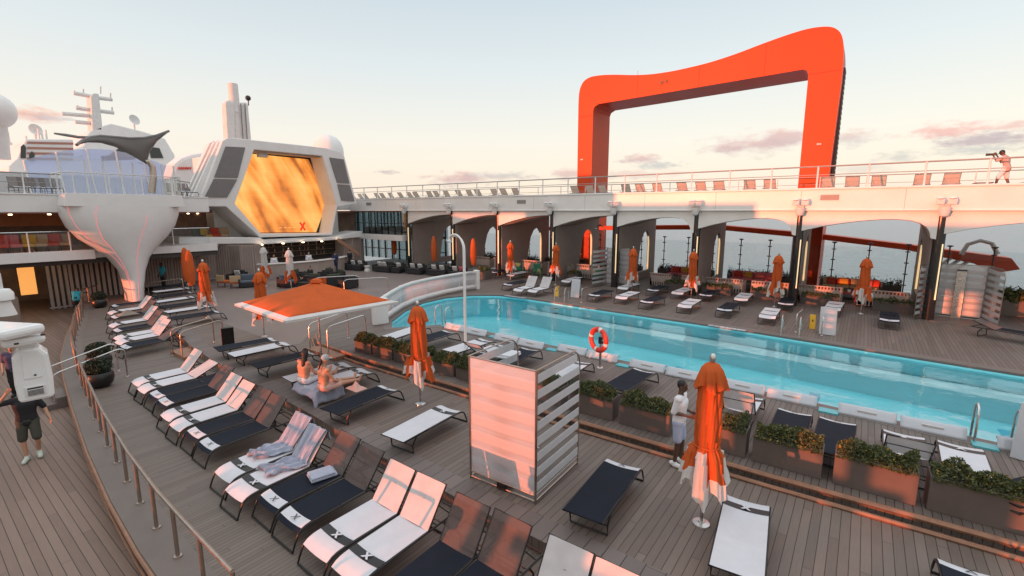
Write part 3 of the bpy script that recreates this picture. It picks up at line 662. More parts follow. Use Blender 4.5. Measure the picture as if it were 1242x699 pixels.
# side walls between the bays, each with a rounded opening and lit reveal
for i, x in enumerate(COLX[:-1]):
    w = thing('bay_partition', f"taupe wall with a rounded opening behind the {ORD[i]} black column from the left", 'partition wall', (x-.1, 0, .2), 0, 'walls between the bays')
    hole = [(32.1,.55),(34.3,.55),(34.3,2.5)]+[(33.5+.8*math.cos(a), 2.5+1.0*math.sin(a)) for a in [math.pi/2*k/6 for k in range(1,7)]]+[(33.05,3.3),(32.65,2.8),(32.35,1.9)]
    b = MB(); b.prism([[(28.75,0),(35.45,0),(35.45,4.9),(28.75,4.9)], hole[::-1]], lambda a, c, d: (d, a, c), -.09, .09); b.build('wall_panel', M['taupe'], w)
    b = MB(); hp = [(34.27,.6),(34.27,2.5)]+[(33.5+.77*math.cos(a), 2.5+.97*math.sin(a)) for a in [math.pi/2*k/8 for k in range(1,9)]]
    b.tube([(.0, y, z) for y, z in hp[:5]], .05, 6); b.build('lit_reveal', M['led'], w)
# outer wind break: glass panes on dark posts
wb = thing('windbreak', 'clear glass wind screen on clamp posts along the ship side across the pool', 'glass screen', (0, 35.6, .2))
b = MB(); x = -33.5
while x < 14: b.quad((x+.06,0,.3), (x+1.72,0,.3), (x+1.72,0,2.75), (x+.06,0,2.75)); x += 1.78
b.build('glass_pane', M['clear'], wb)
x = -33.5
while x < 14:
    b = MB(); b.cyl((x,.05,0), (x,.05,2.95), .035, n=8)
    for z in (.6,1.25,1.9,2.55): b.box(x-.11, x+.11, -.03, .08, z-.028, z+.028)
    b.lathe([(.03,2.9),(.14,2.95),(.14,3.0),(.02,3.02)], (x,.05,0), 10); b.build('clamp_post', M['postred'], wb); x += 1.78
# low plants along the wind break
def leaf_cloud(b, n, fn, size, rnd, mi=0):
    for _ in range(n):
        c = Vector(fn(rnd)); a = Vector((rnd.gauss(0,1), rnd.gauss(0,1), rnd.gauss(0,.8))).normalized(); u = a.orthogonal().normalized(); v = a.cross(u); an = rnd.random()*6.28; u, v = u*math.cos(an)+v*math.sin(an), v*math.cos(an)-u*math.sin(an)
        s = size*rnd.uniform(.6,1.3)
        b._add([c-u*s, c-v*s*.45+a*s*.12, c+u*s, c+v*s*.45+a*s*.12], [(0,1,2,3)], mi)
rnd = random.Random(4)
for i, x in enumerate([-30.2,-25.2,-20.5,-15.6,-10.3,-5.4,.0,5.2]):
    p = thing('window_plant', f"low dark shrub planting behind the cabana seats, {ORD[i]} bay from the left", 'plant', (x, 35.1, .2), 0, 'plants in the cabana bays')
    b = MB(); b.box(-2.0,2.0,-.22,.22,0,.62); b.build('trough', M['sofadark'], p, bevel=.01)
    b = MB(); leaf_cloud(b, 900, lambda r: (r.uniform(-2,2), r.gauss(0,.16), .62+abs(r.gauss(0,.16))), .06, rnd)
    for k in range(10):
        px = rnd.uniform(-1.9,1.9); h = rnd.uniform(.25,.7)
        for q in range(10): 
            a = rnd.random()*6.28; b._add([(px,0,.6),(px+.03,0.02,.6),(px+math.cos(a)*.16,math.sin(a)*.16,.62+h*rnd.uniform(.5,1))], [(0,1,2)])
    b.build('foliage', M['leafdark'], p)
# upper deck railing
def railing(name, label, pts, h, spacing, mats, rails=(1.0,.55), infill=None, r=.025, postr=.03):
    t = thing(name, label, 'railing', (0,0,0)); pts = [Vector(p) for p in pts]
    top = MB(); top.tube([p+Vector((0,0,h)) for p in pts], r*1.25, 8); top.build('handrail', mats[0], t)
    if len(rails) > 1:
        b = MB()
        for q in rails[1:]: b.tube([p+Vector((0,0,h*q)) for p in pts], r*.7, 6)
        b.build('mid_rail', mats[0], t)
    seg = [(a, c, (c-a).length) for a, c in zip(pts, pts[1:])]; L = sum(s[2] for s in seg); n = max(1, round(L/spacing)); me = None
    b = MB(); b.tube([(0,0,0), (0,0,h)], postr, 8); b.lathe([(.01,.03),(.06,.025),(.065,0)], n=12); me = b.mesh('rail_post', mats[1])
    for k in range(n+1):
        d = L*k/n
        for a, c, l in seg:
            if d <= l+1e-6: inst('post', me, t, a+(c-a)*(d/l)); break
            d -= l
    if infill:
        b = MB()
        for a, c, l in seg: b.quad(a+Vector((0,0,.08)), c+Vector((0,0,.08)), c+Vector((0,0,h-.06)), a+Vector((0,0,h-.06)))
        b.build('glass_panel', infill, t)
    return t
railing('upper_railing', 'white tube railing along the far upper deck edge', [(-40.5,YC-.38,6.2),(14,YC-.38,6.2)], 1.05, 2.02, (M['midgrey'], M['white']), (1,.62), None, .028, .04)
railing('outer_railing', 'thin railing on the outer side of the far upper deck', [(-40.5,36.0,6.0),(14,36.0,6.0)], 1.2, 2.4, (M['midgrey'], M['white']), (1,.62), None, .02, .03)
# ================================================================ orange arch and moving platform
S = 36.6/31.0
def fr(p): return (p[0]*S, (p[1]-5.1)*S+5.1)
outp = [(-17.12,-1),(-17.18,6.22),(-17.23,13.2),(-17.12,13.72),(-16.82,14.12),(-16.32,14.3),(-15.5,14.26),(-14.49,14.13),(-13.2,13.9),(-12.05,13.76),(-11.0,13.72),(-10.15,13.73),(-8.55,13.83),(-7.07,14.04),(-5.41,14.38),(-4.12,14.6),(-3.26,14.66),(-2.53,14.56),(-2.1,14.3),(-1.86,13.8),(-1.78,13.2),(-1.75,11.74),(-1.80,9.31),(-1.86,6.36),(-1.9,-1)]
inp = [(-16.05,-1),(-16.05,12.0),(-15.95,12.25),(-15.64,12.40),(-12,12.46),(-3.55,12.63),(-3.35,12.55),(-3.26,12.28),(-3.25,7.43),(-3.27,-1)]
def smooth_path(P, k=5):
    out = []
    for i in range(len(P)-1):
        p0, p1, p2, p3 = P[max(i-1,0)], P[i], P[i+1], P[min(i+2,len(P)-1)]
        far = math.dist(p1,p2) > 2.6
        for j in range(1 if far else k):
            t_ = j/k
            if far: out.append(p1); break
            out.append(tuple(.5*((2*p1[q])+(-p0[q]+p2[q])*t_+(2*p0[q]-5*p1[q]+4*p2[q]-p3[q])*t_**2+(-p0[q]+3*p1[q]-3*p2[q]+p3[q])*t_**3) for q in (0,1)))
    return out+[P[-1]]
outp = [(-17.12,-1),(-17.18,6.22),(-17.22,11.6),(-17.22,12.7),(-17.19,13.3),(-17.08,13.72),(-16.82,14.08),(-16.32,14.27)]+outp[6:18]+[(-2.12,14.3),(-1.90,13.9),(-1.80,13.3),(-1.76,12.6),(-1.75,11.74)]+outp[22:]
poly = [fr(p) for p in smooth_path(outp)]+[fr(p) for p in inp[::-1]]
arch = thing('orange_arch', 'huge orange steel arch frame rising over the far upper deck', 'arch', (0,0,0))
b = MB(); b.prism([poly], lambda a, c, d: (a, d, c), 36.6, 39.8)
b.build('frame', M['frameorange'], arch, bevel=.12)
b = MB(); b.box(-20.3,-19.0,36.585,36.599,12.88,12.92); b.box(-3.85,-2.1,36.585,36.599,13.62,13.66); [b.box(q-.012,q+.012,36.588,36.599,z0,z1) for q,z0,z1 in ((-15.2,13.82,15.75),(-10.6,13.85,15.3),(-6.4,13.9,16.0))]; b.build('panel_joint', mat('joint_line', (.30,.03,.01), .6), arch)
b = MB(); b.box(-2.14,-1.98,37.7,38.7, 6.5,14.0); b.build('rack_rail', M['postred'], arch)
b = MB()
for k in range(24): b.box(-2.0,-1.955,37.9,38.5,6.6+k*.31,6.74+k*.31)
b.build('rack_teeth', M['postred'], arch)
for px,pz in ((-19.9,9.4),(-2.9,9.3)): 
    b = MB(); b.box(px-.12,px+.12,36.57,36.599,pz-.05,pz+.05); b.build('nameplate', M['umbwhite'], arch)
b = MB(); b.lathe([(.01,0),(.13,0),(.13,.05),(.01,.05)], (0,0,0), 14); q = b.build('loudhailer', M['black'], arch); q.location = (-13.3,36.59,14.6); q.rotation_euler = (R(90),0,0)
b = MB(); b.lathe([(.01,0),(.10,0),(.10,.05),(.01,.05)], (0,0,0), 14); q = b.build('loudhailer', M['black'], arch); q.location = (-12.95,36.59,14.63); q.rotation_euler = (R(90),0,0)
pf = thing('moving_platform', 'orange platform girder hanging outside the far deck, seen through the bays', 'platform', (0,0,0))
pts = [(-25,3.6),(-13.9,3.95),(-9.0,4.08),(-2.27,3.57),(2.22,3.07),(6.69,2.5),(7.1,1.9)]
b = MB(); b.prism([[(x,z) for x,z in pts]+[(6.1,1.6),(5.2,2.1)]+[(x,z-.36) for x,z in pts[:5]][::-1]], lambda a,c,d: (a,d,c), 37.6, 39.0); b.build('girder', M['frameorange'], pf, bevel=.04)
b = MB(); b.tube([(4.6,37.5,2.6),(4.8,37.5,3.2),(5.3,37.5,3.45),(5.8,37.5,3.3),(6.1,37.5,2.7)], .12, 8); b.build('cowl', M['offwhite'], pf)
b = MB()
for k in range(5): b.obox((3.0+k*.45,37.9,2.0), (.7,0,.7), (0,1,0), .5,.3,.05)
b.build('stair_slats', M['offwhite'], pf)
# ================================================================ left end: screen housing, galleries, bar, pod
def fX(X):
    return lambda px, py: (lambda p: (p.y, p.z))(onX(px, py, X))
XF = -38.2
z5 = lambda x, y: (215+x/4.37, 150+y/4.37)       # measured outline points
def PX(pts, X=XF): return [fX(X)(*z5(*p)) for p in pts]
YX = lambda a, c, d: (d, a, c)
sh = thing('screen_housing', 'white angular housing with six sided opening around the video screen', 'screen housing', (0,0,0))
outer = PX([(240,90),(262,78),(300,76),(780,128),(868,150),(885,170),(952,425),(850,442),(822,592),(440,604),(258,440),(128,440),(112,425)])
hole = PX([(408,138),(770,172),(845,430),(815,582),(445,585),(305,425)])
b = MB(); b.prism([outer, hole[::-1]], YX, -38.2, -41.2); b.build('shell', M['white'], sh, bevel=.05)
b = MB()
for k, dx in enumerate((0, .10, .20)):
    q = PX([(232,96),(262,80),(128,440),(80,424)]); b.prism([[(y-dx-.05, z) for y, z in q]], YX, -38.6-.45*k, -38.85-.45*k)
b.build('side_ribs', M['white'], sh, bevel=.03)
for pts in ([(255,122),(358,127),(318,288),(195,285)],[(193,293),(316,296),(262,392),(145,390)],[(805,180),(880,190),(910,318),(846,314)],[(848,322),(912,326),(938,412),(868,408)]):
    b = MB(); b.prism([PX(pts)], YX, -38.12, -38.25); b.build('louvre_panel', M['grey'], sh)
b = MB(); b.prism([PX([(0,602),(430,604),(470,625),(825,600),(970,570),(972,600),(800,618),(440,640),(380,636),(0,640)])], YX, -37.9, -40.5); b.build('balcony_band', M['white'], sh, bevel=.04)
b = MB(); b.prism([PX([(408,138),(770,172),(772,182),(408,150)], -38.6)], YX, -38.5, -39.4); b.build('reveal_lining', M['taupelight'], sh)
for px in (480,720): q = PX([(px,158)])[0]; b = MB(); b.box(-39.3,-38.9,q[0]-.35,q[0]+.35,q[1]-.25,q[1]+.15); b.build('projector_bracket', M['offwhite'], sh, bevel=.03)
# the picture itself
m = bpy.data.materials.new('video_picture'); m.use_nodes = True; t = m.node_tree; n = t.nodes.new; l = t.links.new
tcx = n('ShaderNodeTexCoord'); mp = n('ShaderNodeMapping'); mp.vector_type = 'TEXTURE'; mp.inputs['Rotation'].default_value = (R(28),0,0); mp.inputs['Scale'].default_value = (1,2.7,11); l(tcx.outputs['Object'], mp.inputs[0])
nz = n('ShaderNodeTexNoise'); nz.inputs['Scale'].default_value = 1.0; nz.inputs['Detail'].default_value = 2.2; nz.inputs['Roughness'].default_value = .55; nz.inputs['Distortion'].default_value = 1.3; l(mp.outputs[0], nz.inputs['Vector'])
nz2 = n('ShaderNodeTexNoise'); nz2.inputs['Scale'].default_value = .5; nz2.inputs['Detail'].default_value = 6; l(tcx.outputs['Object'], nz2.inputs['Vector'])
a2 = n('ShaderNodeMath'); a2.operation = 'MULTIPLY_ADD'; a2.inputs[1].default_value = .35; l(nz2.outputs['Fac'], a2.inputs[0]); l(nz.outputs['Fac'], a2.inputs[2])
rp = n('ShaderNodeValToRGB'); l(a2.outputs[0], rp.inputs[0]); e = rp.color_ramp.elements
e[0].position = .46; e[0].color = (.25,.085,.02,1); e[1].position = .92; e[1].color = (1.0,.64,.20,1)
for p_, c_ in ((.53,(.50,.15,.03)),(.59,(.90,.27,.04)),(.67,(1.0,.40,.08)),(.78,(1.0,.56,.15))): q = e.new(p_); q.color = (*c_,1)
# pixel seams of the panel grid
se = n('ShaderNodeSeparateXYZ'); l(tcx.outputs['Object'], se.inputs[0])
def seam(o):
    f = n('ShaderNodeMath'); f.operation = 'FRACT'; d = n('ShaderNodeMath'); d.operation = 'DIVIDE'; d.inputs[1].default_value = .5; l(o, d.inputs[0]); l(d.outputs[0], f.inputs[0]); g = n('ShaderNodeMath'); g.operation = 'LESS_THAN'; g.inputs[1].default_value = .05; l(f.outputs[0], g.inputs[0]); return g.outputs[0]
mxs = n('ShaderNodeMath'); mxs.operation = 'MAXIMUM'; l(seam(se.outputs[1]), mxs.inputs[0]); l(seam(se.outputs[2]), mxs.inputs[1])
ms = n('ShaderNodeMath'); ms.operation = 'MULTIPLY_ADD'; ms.inputs[1].default_value = -.12; ms.inputs[2].default_value = .92; l(mxs.outputs[0], ms.inputs[0])
pb = t.nodes['Principled BSDF']; pb.inputs['Base Color'].default_value = (.02,.02,.02,1); l(rp.outputs[0], pb.inputs['Emission Color']); l(ms.outputs[0], pb.inputs['Emission Strength'])
vs_ = thing('video_screen', 'six sided video screen showing orange flame like marbling with a red X', 'screen', (0,0,0))
XS = -40.2
hexs = PX([(375,158),(695,190),(800,402),(736,576),(430,578),(290,425)], XS)
b = MB(); b.prism([hexs], YX, XS, XS-.1); b.build('picture', m, vs_)
b = MB(); fr_ = PX([(365,148),(704,180),(815,402),(744,588),(425,590),(280,425)], XS); b.prism([fr_, hexs[::-1]], YX, XS+.04, XS-.2); b.build('bezel', M['black'], vs_)
b = MB(); c0 = PX([(664,545)], XS)[0]
for s in (-1,1): b.obox((XS+.012+.004*s, c0[0], c0[1]), (0,s*.62,1), (1,0,0), .42,.002,.085)
b.build('logo', mat('logo_red', (.5,.02,.01), .4, emis=(.55,.03,.01), estr=1), vs_)
b = MB()
for k in range(4):
    for s in (-1,1): b.box(XS+.01, XS+.014, c0[0]+s*(.75+k*.42)-.13, c0[0]+s*(.75+k*.42)+.13, c0[1]-.1, c0[1]-.05)
b.build('caption_line', mat('caption_tone', (.6,.3,.12), .4, emis=(.75,.32,.10), estr=1), vs_)
b = MB(); b.box(-44.2,-41.2,13.2,30,5.2,6.1); b.box(-44.2,-41.25,16,27,2.7,9.3); struct_ = b.build('rear_block', M['white'], sh, bevel=.05)
# galleries left and right of the housing
ga = thing('left_gallery', 'two storey white gallery with glass balustrade behind the white column', 'building', (0,0,0))
XL = -35.6
b = MB(); b.box(XL-.28, XL, -14, 13.6, 5.02, 6.0); b.box(XL-.34, XL+.06, -14, 13.6, 5.95, 6.02); b.build('upper_band', M['white'], ga, bevel=.03)
b = MB(); b.box(XL-14, XL-.2, -14, 13.6, 5.6, 5.95); b.build('upper_floor', M['margin'], ga)
b = MB(); b.box(XL-9, XL-.2, -14, 13.6, 4.95, 5.1); b.box(XL-9,-41.3,13.6,30,4.95,5.1); b.build('gallery_ceiling', M['ceiling'], ga)
b = MB(); b.box(XL-.35, XL, -14, 7.4, 2.36, 2.9); b.box(XL-9, XL-.3, -14, 14, 2.4, 2.86); b.box(-44,-38.4,13,30,2.5,2.86); b.build('gallery_floor', M['white'], ga, bevel=.02)
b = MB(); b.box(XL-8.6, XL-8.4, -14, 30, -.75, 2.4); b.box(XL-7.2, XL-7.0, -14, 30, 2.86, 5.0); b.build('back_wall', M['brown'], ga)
b = MB(); b.box(XL-6.98,XL-6.9,-14,13.5,4.15,4.95); b.build('back_panel', mat('painted_sun_panel', (.60,.22,.085), .5, var=.15, vscale=2), ga)  # orange panel added, its colour standing in for sunlight on the back wall
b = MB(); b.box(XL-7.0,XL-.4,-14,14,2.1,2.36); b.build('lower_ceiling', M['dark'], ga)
for k in range(10):
    y = -3.5+k*1.65
    b = MB(); b.beam((XL-.1,y,2.9),(XL-.1,y,3.95),.09,.05); b.build('balustrade_post', M['offwhite'], ga)
b = MB(); b.quad((XL-.12,-14,2.95),(XL-.12,13.5,2.95),(XL-.12,13.5,3.95),(XL-.12,-14,3.95)); b.build('balustrade_glass', M['clear'], ga)
b = MB(); b.tube([(XL-.1,-14,3.97),(XL-.1,13.5,3.97)],.03,6); b.build('balustrade_rail', M['steel'], ga)
rnd = random.Random(8)
for k in range(4): b = MB(); b.box(XL-2.2-k%2,XL-1.9-k%2,1+k*2.3,1.25+k*2.3,2.03,2.09); b.build('ceiling_lamp', M['lamp'], ga)
for k in range(4): b = MB(); b.lathe([(.02,0),(.08,0),(.08,.05),(.02,.05)], (-41.6-k%2,14.4+k*1.0,4.88), 10); b.build('ceiling_lamp', M['lamp'], ga)
for k in range(10):     # warm lamps along the gallery
    b = MB(); y = -2+k*1.6; b.lathe([(.02,0),(.08,0),(.08,.05),(.02,.05)], (XL-rnd.uniform(1.0,4), y, 4.88), 10); b.build('ceiling_lamp', M['lamp'], ga)
seatc = ['cushyellow','cushtan','cushred','cushpink','cushyellow','cushtan','cushred','cushtan','cushgreen','cushyellow','cushred','cushtan']
for k in range(12):
    y = 2.9+k*.5 if k < 8 else 14.4+(k-8)*.62
    xx = XL-1.3 if k < 8 else -40.2
    s_ = thing('lounge_chair', f"{['mustard','tan','red','pink','mustard','tan','red','tan','olive','mustard','red','tan'][k]} chair on the gallery {'left of' if k < 8 else 'right of'} the white column, {ORD[k if k < 8 else k-8]} from the left", 'chair', (xx, y, 2.86), R(90+rnd.uniform(-25,25)), 'chairs on the gallery')
    b = MB(); b.box(-.3,.3,-.3,.3,.28,.46); b.build('seat', M[seatc[k]], s_, bevel=.05)
    b = MB(); b.box(-.3,.3,.22,.34,.42,.95); b.build('backrest', M[seatc[k]], s_, bevel=.05)
    for sx in (-1,1):
        for sy in (-1,1): b = MB(); b.cyl((sx*.26,sy*.24,0),(sx*.24,sy*.22,.3),.018,n=6); b.build('leg', M['black'], s_)
# lower storey: slatted wall, lit panel, tarpaulin
def slat_wall(name, label, pts, z0, z1, step, mw, msl, depth=.16):
    t = thing(name, label, 'wall', (0,0,0)); b = MB(); pts = [Vector((*p,0)) for p in pts]
    for a, c in zip(pts, pts[1:]): b.quad((a.x,a.y,z0),(c.x,c.y,z0),(c.x,c.y,z1),(a.x,a.y,z1))
    b.build('wall_panel', mw, t, solid=.08); b = MB()
    for a, c in zip(pts, pts[1:]):
        L = (c-a).length; d = (c-a).normalized(); nn = Vector((d.y,-d.x,0)); k = 0
        while k*step < L: b.obox(a+d*(k*step+step/2)+nn*depth*.5+Vector((0,0,(z0+z1)/2)), d, nn, step*.28, depth*.5, (z1-z0)/2-.02); k += 1
    b.build('slats', msl, t)
    b = MB(); b.tube([(p.x+.04,p.y,z0+.1) for p in pts],.06,6); b.build('skirting', M['offwhite'], t); return t
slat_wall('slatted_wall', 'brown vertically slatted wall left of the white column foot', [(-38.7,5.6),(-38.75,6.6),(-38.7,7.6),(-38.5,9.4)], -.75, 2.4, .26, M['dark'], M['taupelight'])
slat_wall('curved_wall', 'curved ribbed taupe wall right of the white column', [(-38.5,9.6),(-38.9,12.0),(-39.2,13.6),(-38.8,14.9),(-37.9,15.6),(-36.9,15.9),(-36.6,16.6),(-37.1,17.3)], 0, 2.6, .17, M['taupe'], M['taupe'])
slat_wall('bar_end_wall', 'curved taupe wall at the right end of the bar', [(-39.4,25.4),(-38.7,25.7),(-38.3,26.4),(-38.4,27.2),(-39.3,28.2)], 0, 2.6, .17, M['taupe'], M['taupe'])
b = MB(); b.box(-39.5,-39.4,4.6,5.3,.2,2.0); tag(b.build('lit_panel', M['warm']), 'warm orange lit panel beside the slatted wall under the gallery', 'light panel')
b = MB(); b.box(-41.0,-40.9,3.4,3.9,1.35,2.0); tag(b.build('display_screen', M['lamp']), 'small bright display under the left gallery', 'display')
b = MB(); rnd = random.Random(3)
def tarpf(u, v):
    a = u*2*math.pi; r = (1.0 if v < .62 else 1-(v-.62)/.38*.995)
    z = 1.75*min(1, v/.62)+.12*math.sin(3*a)*(v > .3)
    return (-33.4+1.15*r*math.cos(a)*(1+.07*math.sin(5*a)), 2.5+1.25*r*math.sin(a)*(1+.05*math.sin(7*a)), -.75+z+(.1*math.sin(9*a)*.3 if v < .1 else 0))
b.grid(tarpf, 40, 16); tag(b.build('covered_machine', M['tarp']), 'bulky equipment under a tan cover below the left gallery', 'cover')
# bar
bar = thing('bar', 'dark bar with white topped counter and lit bottle shelves under the video screen', 'bar', (0,0,0))
bp = [(-37.1,16.4),(-36.0,17.4),(-35.4,19.0),(-35.3,21.0),(-35.8,23.2),(-36.8,24.9)]
b = MB()
for (x0,y0),(x1,y1) in zip(bp,bp[1:]): b.quad((x0,y0,0),(x1,y1,0),(x1,y1,1.08),(x0,y0,1.08))
b.build('counter_front', M['taupe'], bar, solid=.1)
b = MB(); b.prism([[(x+.18,y) for x,y in bp]+[(x-.5,y) for x,y in bp[::-1]]], XY, 1.08, 1.15); b.build('counter_top', M['offwhite'], bar, bevel=.015)
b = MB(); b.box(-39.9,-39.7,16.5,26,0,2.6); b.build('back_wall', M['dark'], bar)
b = MB()
for z in (1.2,1.65,2.1): b.box(-39.7,-39.4,17.2,25.2,z,z+.04)
b.build('shelf', M['brown'], bar)
for k in range(60):
    b = MB(); b.lathe([(.01,0),(.045,0),(.045,.2),(.015,.26),(.015,.32),(.0,.32)], (-39.55,17.4+k%20*.38+rnd.uniform(-.1,.1),(1.24,1.69,2.14)[k//20]), 8); b.build('bottle', M[('barlight','brown','barlight','cushgreen')[k%4]], bar)
for k in range(5): b = MB(); b.lathe([(.02,0),(.1,0),(.1,.05),(.02,.05)], (-37.6,17.8+k*1.7,2.48), 10); b.build('ceiling_lamp', M['lamp'], bar)
b = MB(); b.beam((-36.6,25.9,1.2),(-37.2,24.2,2.6),.3,.3); b.build('slanted_strut', M['wood'], bar)
# the white sculpted column (pod)
pod = thing('white_column', 'flaring white tulip shaped column with pink lit edge lines under a balcony', 'column', (0,0,0))
LFT = [(70,236),(71.5,249.7),(72,250.2),(74,261),(82,274.5),(96.6,288),(115.8,299.4),(134,313),(147.5,328.7),(153,344.6),(156.5,365)]
RGT = [(216,237),(217,249.7),(217,250.2),(217,261),(213,274.5),(204,288),(192.7,299.4),(182,313),(176.5,328.7),(174.8,344.6),(174.6,365)]
XP = -34.9
prof = []
for (lx,ly),(rx,ry) in zip(LFT, RGT):
    a = onX(lx,ly,XP); c = onX(rx,ry,XP); prof.append(((a.y+c.y)/2, (c.y-a.y)/2, (a.z+c.z)/2))
def podf(i, a):
    yc, w, z = prof[i]; e = .78
    c, s = math.cos(a), math.sin(a)
    dx = (1.25+.35*w)*math.copysign(abs(s)**e, s); dy = w*math.copysign(abs(c)**e, c)
    return (XP-.35+dx*.72, yc+dy, z)
b = MB(); n_ = 48
b._add([podf(i, 2*math.pi*k/n_) for i in range(2,len(prof)) for k in range(n_)], [((i)*n_+k, i*n_+(k+1)%n_, (i+1)*n_+(k+1)%n_, (i+1)*n_+k) for i in range(len(prof)-3) for k in range(n_)], 0, True)
b.build('stem', M['white'], pod)
y0, w0, zt = prof[0]; zb = prof[2][2]
b = MB(); b.prism([[(y0-w0,zb-.03),(y0+w0,zb-.03),(y0+w0*.965,zt+.02),(y0-w0*.95,zt+.02)]], lambda a_,c_,d_:(d_,a_,c_), XP-1.8, XP+.95); b.build('balcony_box', M['white'], pod, bevel=.05)
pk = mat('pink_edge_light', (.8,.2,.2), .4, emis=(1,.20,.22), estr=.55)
def seam_line(fr_a, name):
    b = MB(); b.tube([Vector(podf(i, fr_a(i)))*1.0+Vector((.008,0,0)) for i in range(2,len(prof))], .011, 6); b.build(name, pk, pod)
seam_line(lambda i: R(158-2*i), 'edge_light'); seam_line(lambda i: R(112+ (6-abs(i-6))*-1+i*3.2), 'edge_light')
b = MB(); b.tube([Vector(podf(i, R(72+i*2.2)))+Vector((.012,0,0)) for i in range(3,len(prof))], .008, 6); b.build('edge_light', pk, pod)
railing('pod_railing', 'glass balustrade around the white column balcony', [(XP-1.7,y0-w0+.08,zt),(XP+.85,y0-w0+.08,zt),(XP+.85,y0+w0-.08,zt),(XP-1.7,y0+w0-.08,zt)], 1.1, 1.5, (M['steel'], M['white']), (1,), M['clear'])
railing('left_upper_railing', 'white posts and tube rail along the left upper deck', [(XL-.15,-14,6.02),(XL-.15,6.4,6.02)], 1.05, 1.45, (M['midgrey'], M['white']), (1,.55), M['clear'], .028, .035)
railing('mid_upper_railing', 'short railing between the column balcony and the screen housing', [(XL-.15,11.6,6.02),(-38.4,13.6,6.02)], 1.05, .9, (M['midgrey'], M['white']), (1,.55), None, .028, .035)
# tensile shade sail on its bent pole
cn = thing('shade_sail', 'grey three pointed shade sail on a bent brown pole above the column balcony', 'shade sail', (0,0,0))
base = onX(184,234,-36.2); tip = onX(176,200,-36.2)
b = MB(); b.tube([base, onX(186,215,-36.2), onX(185,203,-36.2), onX(180,196,-36.2), onX(176,196,-36.2)], [.2,.19,.17,.15,.13], 12); b.build('pole', M['bronze'], cn)
A_, B_, C_, D_ = onX(66,162,-37.6), onX(205,159,-36.9), onX(177,199,-36.2), onX(93,176,-34.3)
top = [D_, onX(100,170.5,-34.9), onX(110,166.5,-35.4), onX(122,165,-35.8), onX(140,166.5,-36.2), onX(158,168,-36.4), onX(175,167.5,-36.6), onX(190,164.5,-36.8), B_]
bot = [D_+Vector((0,0,-.02)), onX(106,173,-34.9), onX(122,173.5,-35.3), onX(140,178.5,-35.6), onX(160,189,-35.9), C_, onX(181,184,-36.3), onX(190,171,-36.6), B_+Vector((0,0,-.02))]
def lerp_path(P, u):
    f = u*(len(P)-1); i = min(int(f), len(P)-2); return P[i].lerp(P[i+1], f-i)
b = MB(); b.grid(lambda u, v: lerp_path(top,u).lerp(lerp_path(bot,u), v)+Vector((.35*math.sin(math.pi*v)*math.sin(math.pi*u),0,0)), 32, 8); b.build('sail_cloth', mat('grey_sail', (.13,.115,.105), .8, translucent=.25), cn)
b = MB(); b.tube(top, .075, 8); b.build('edge_pipe', M['grey'], cn)
b = MB(); b.tube([A_, onX(80,164,-37.2), onX(95,166.5,-36.8), onX(112,167,-36.4), onX(130,167,-36.2)], [.05,.08,.08,.07,.06], 8); b.build('edge_pipe', M['grey'], cn)
b = MB(); b.tube([C_, onX(181,184,-36.3), onX(190,171,-36.6), B_], .035, 8); b.build('edge_pipe', M['grey'], cn)
# upper structures behind
gd = thing('glass_vault', 'blue tinted glass roof vault behind the left upper deck', 'glass roof', (0,0,0))
y0_, y1_ = onX(40,225,-52).y, onX(245,225,-52).y
vh = lambda u: 1.9+2.6*math.sin(math.pi*min(1,max(0,u*.78+.16)))
b = MB(); b.grid(lambda u, v: (-50+2.5*(-math.cos(math.pi*v*.5))-4*v, y0_+(y1_-y0_)*u, 5.9+vh(u)*math.sin(math.pi*v*.5)), 20, 10); b.build('vault_glass', M['blueglass'], gd)
b = MB()
for k in range(7): b.tube([(-50+2.5*(-math.cos(math.pi*v/10*.5))-4*v/10+.03, y0_+(y1_-y0_)*k/6, 5.93+vh(k/6)*math.sin(math.pi*v/20)) for v in range(11)], .07, 6)
b.tube([(-52.5+.03, y0_+(y1_-y0_)*u/20, 5.95+.1) for u in range(21)], .06, 6)
b.build('vault_rib', M['offwhite'], gd)
b = MB(); b.box(-56.5,-56,y0_-2,y1_+3,5.9,8.2); b.build('vault_wall', M['offwhite'], gd)
cg = thing('corner_glass', 'tall glass wind screen catching orange light behind the column balcony', 'glass screen', (0,0,0))
p0, p1 = onX(75,236,-36.6), onX(98,236,-36.6)
b = MB(); b.quad((-36.6,p0.y,6.0),(-36.6,onX(215,236,-36.6).y,6.0),(-36.6,onX(215,236,-36.6).y,8.0),(-36.6,p0.y,8.2)); b.build('glass_pane', glass('film_glass', (.85,.9,.95), .2, film=.12, filmcol=(.7,.7,.75)), cg)
for px in (76,108,130,150,165,200,214): p = onX(px,236,-36.55); b = MB(); b.beam((p.x,p.y,6.0),(p.x,p.y,8.0),.07,.07); b.build('glazing_post', M['offwhite'], cg)
br = thing('bridge_house', 'white superstructure block with louvres and dark windows behind the shade sail', 'superstructure', (0,0,0))
XB = -86
def PB(pts, X=XB): return [(lambda p: (p.y,p.z))(onX(x,y,X)) for x, y in pts]
b = MB(); b.prism([PB([(98,240),(98,188),(103,170),(112,157),(135,150),(175,160),(200,168),(212,188),(215,240)])], YX, XB, XB-14); b.build('wheelhouse', M['white'], br, bevel=.15)
b = MB(); b.prism([PB([(0,245),(0,205),(10,196),(20,174),(75,174),(76,200),(98,200),(98,245)])], YX, XB+6, XB-8); b.build('funnel_casing', M['white'], br, bevel=.15)
b = MB()
for k in range(4): b.prism([PB([(22,177+k*6),(75,178+k*6),(75,180.2+k*6),(21,179.4+k*6)])], YX, XB+6.1, XB+5.9)
b.build('louvre', M['ceiling'], br)
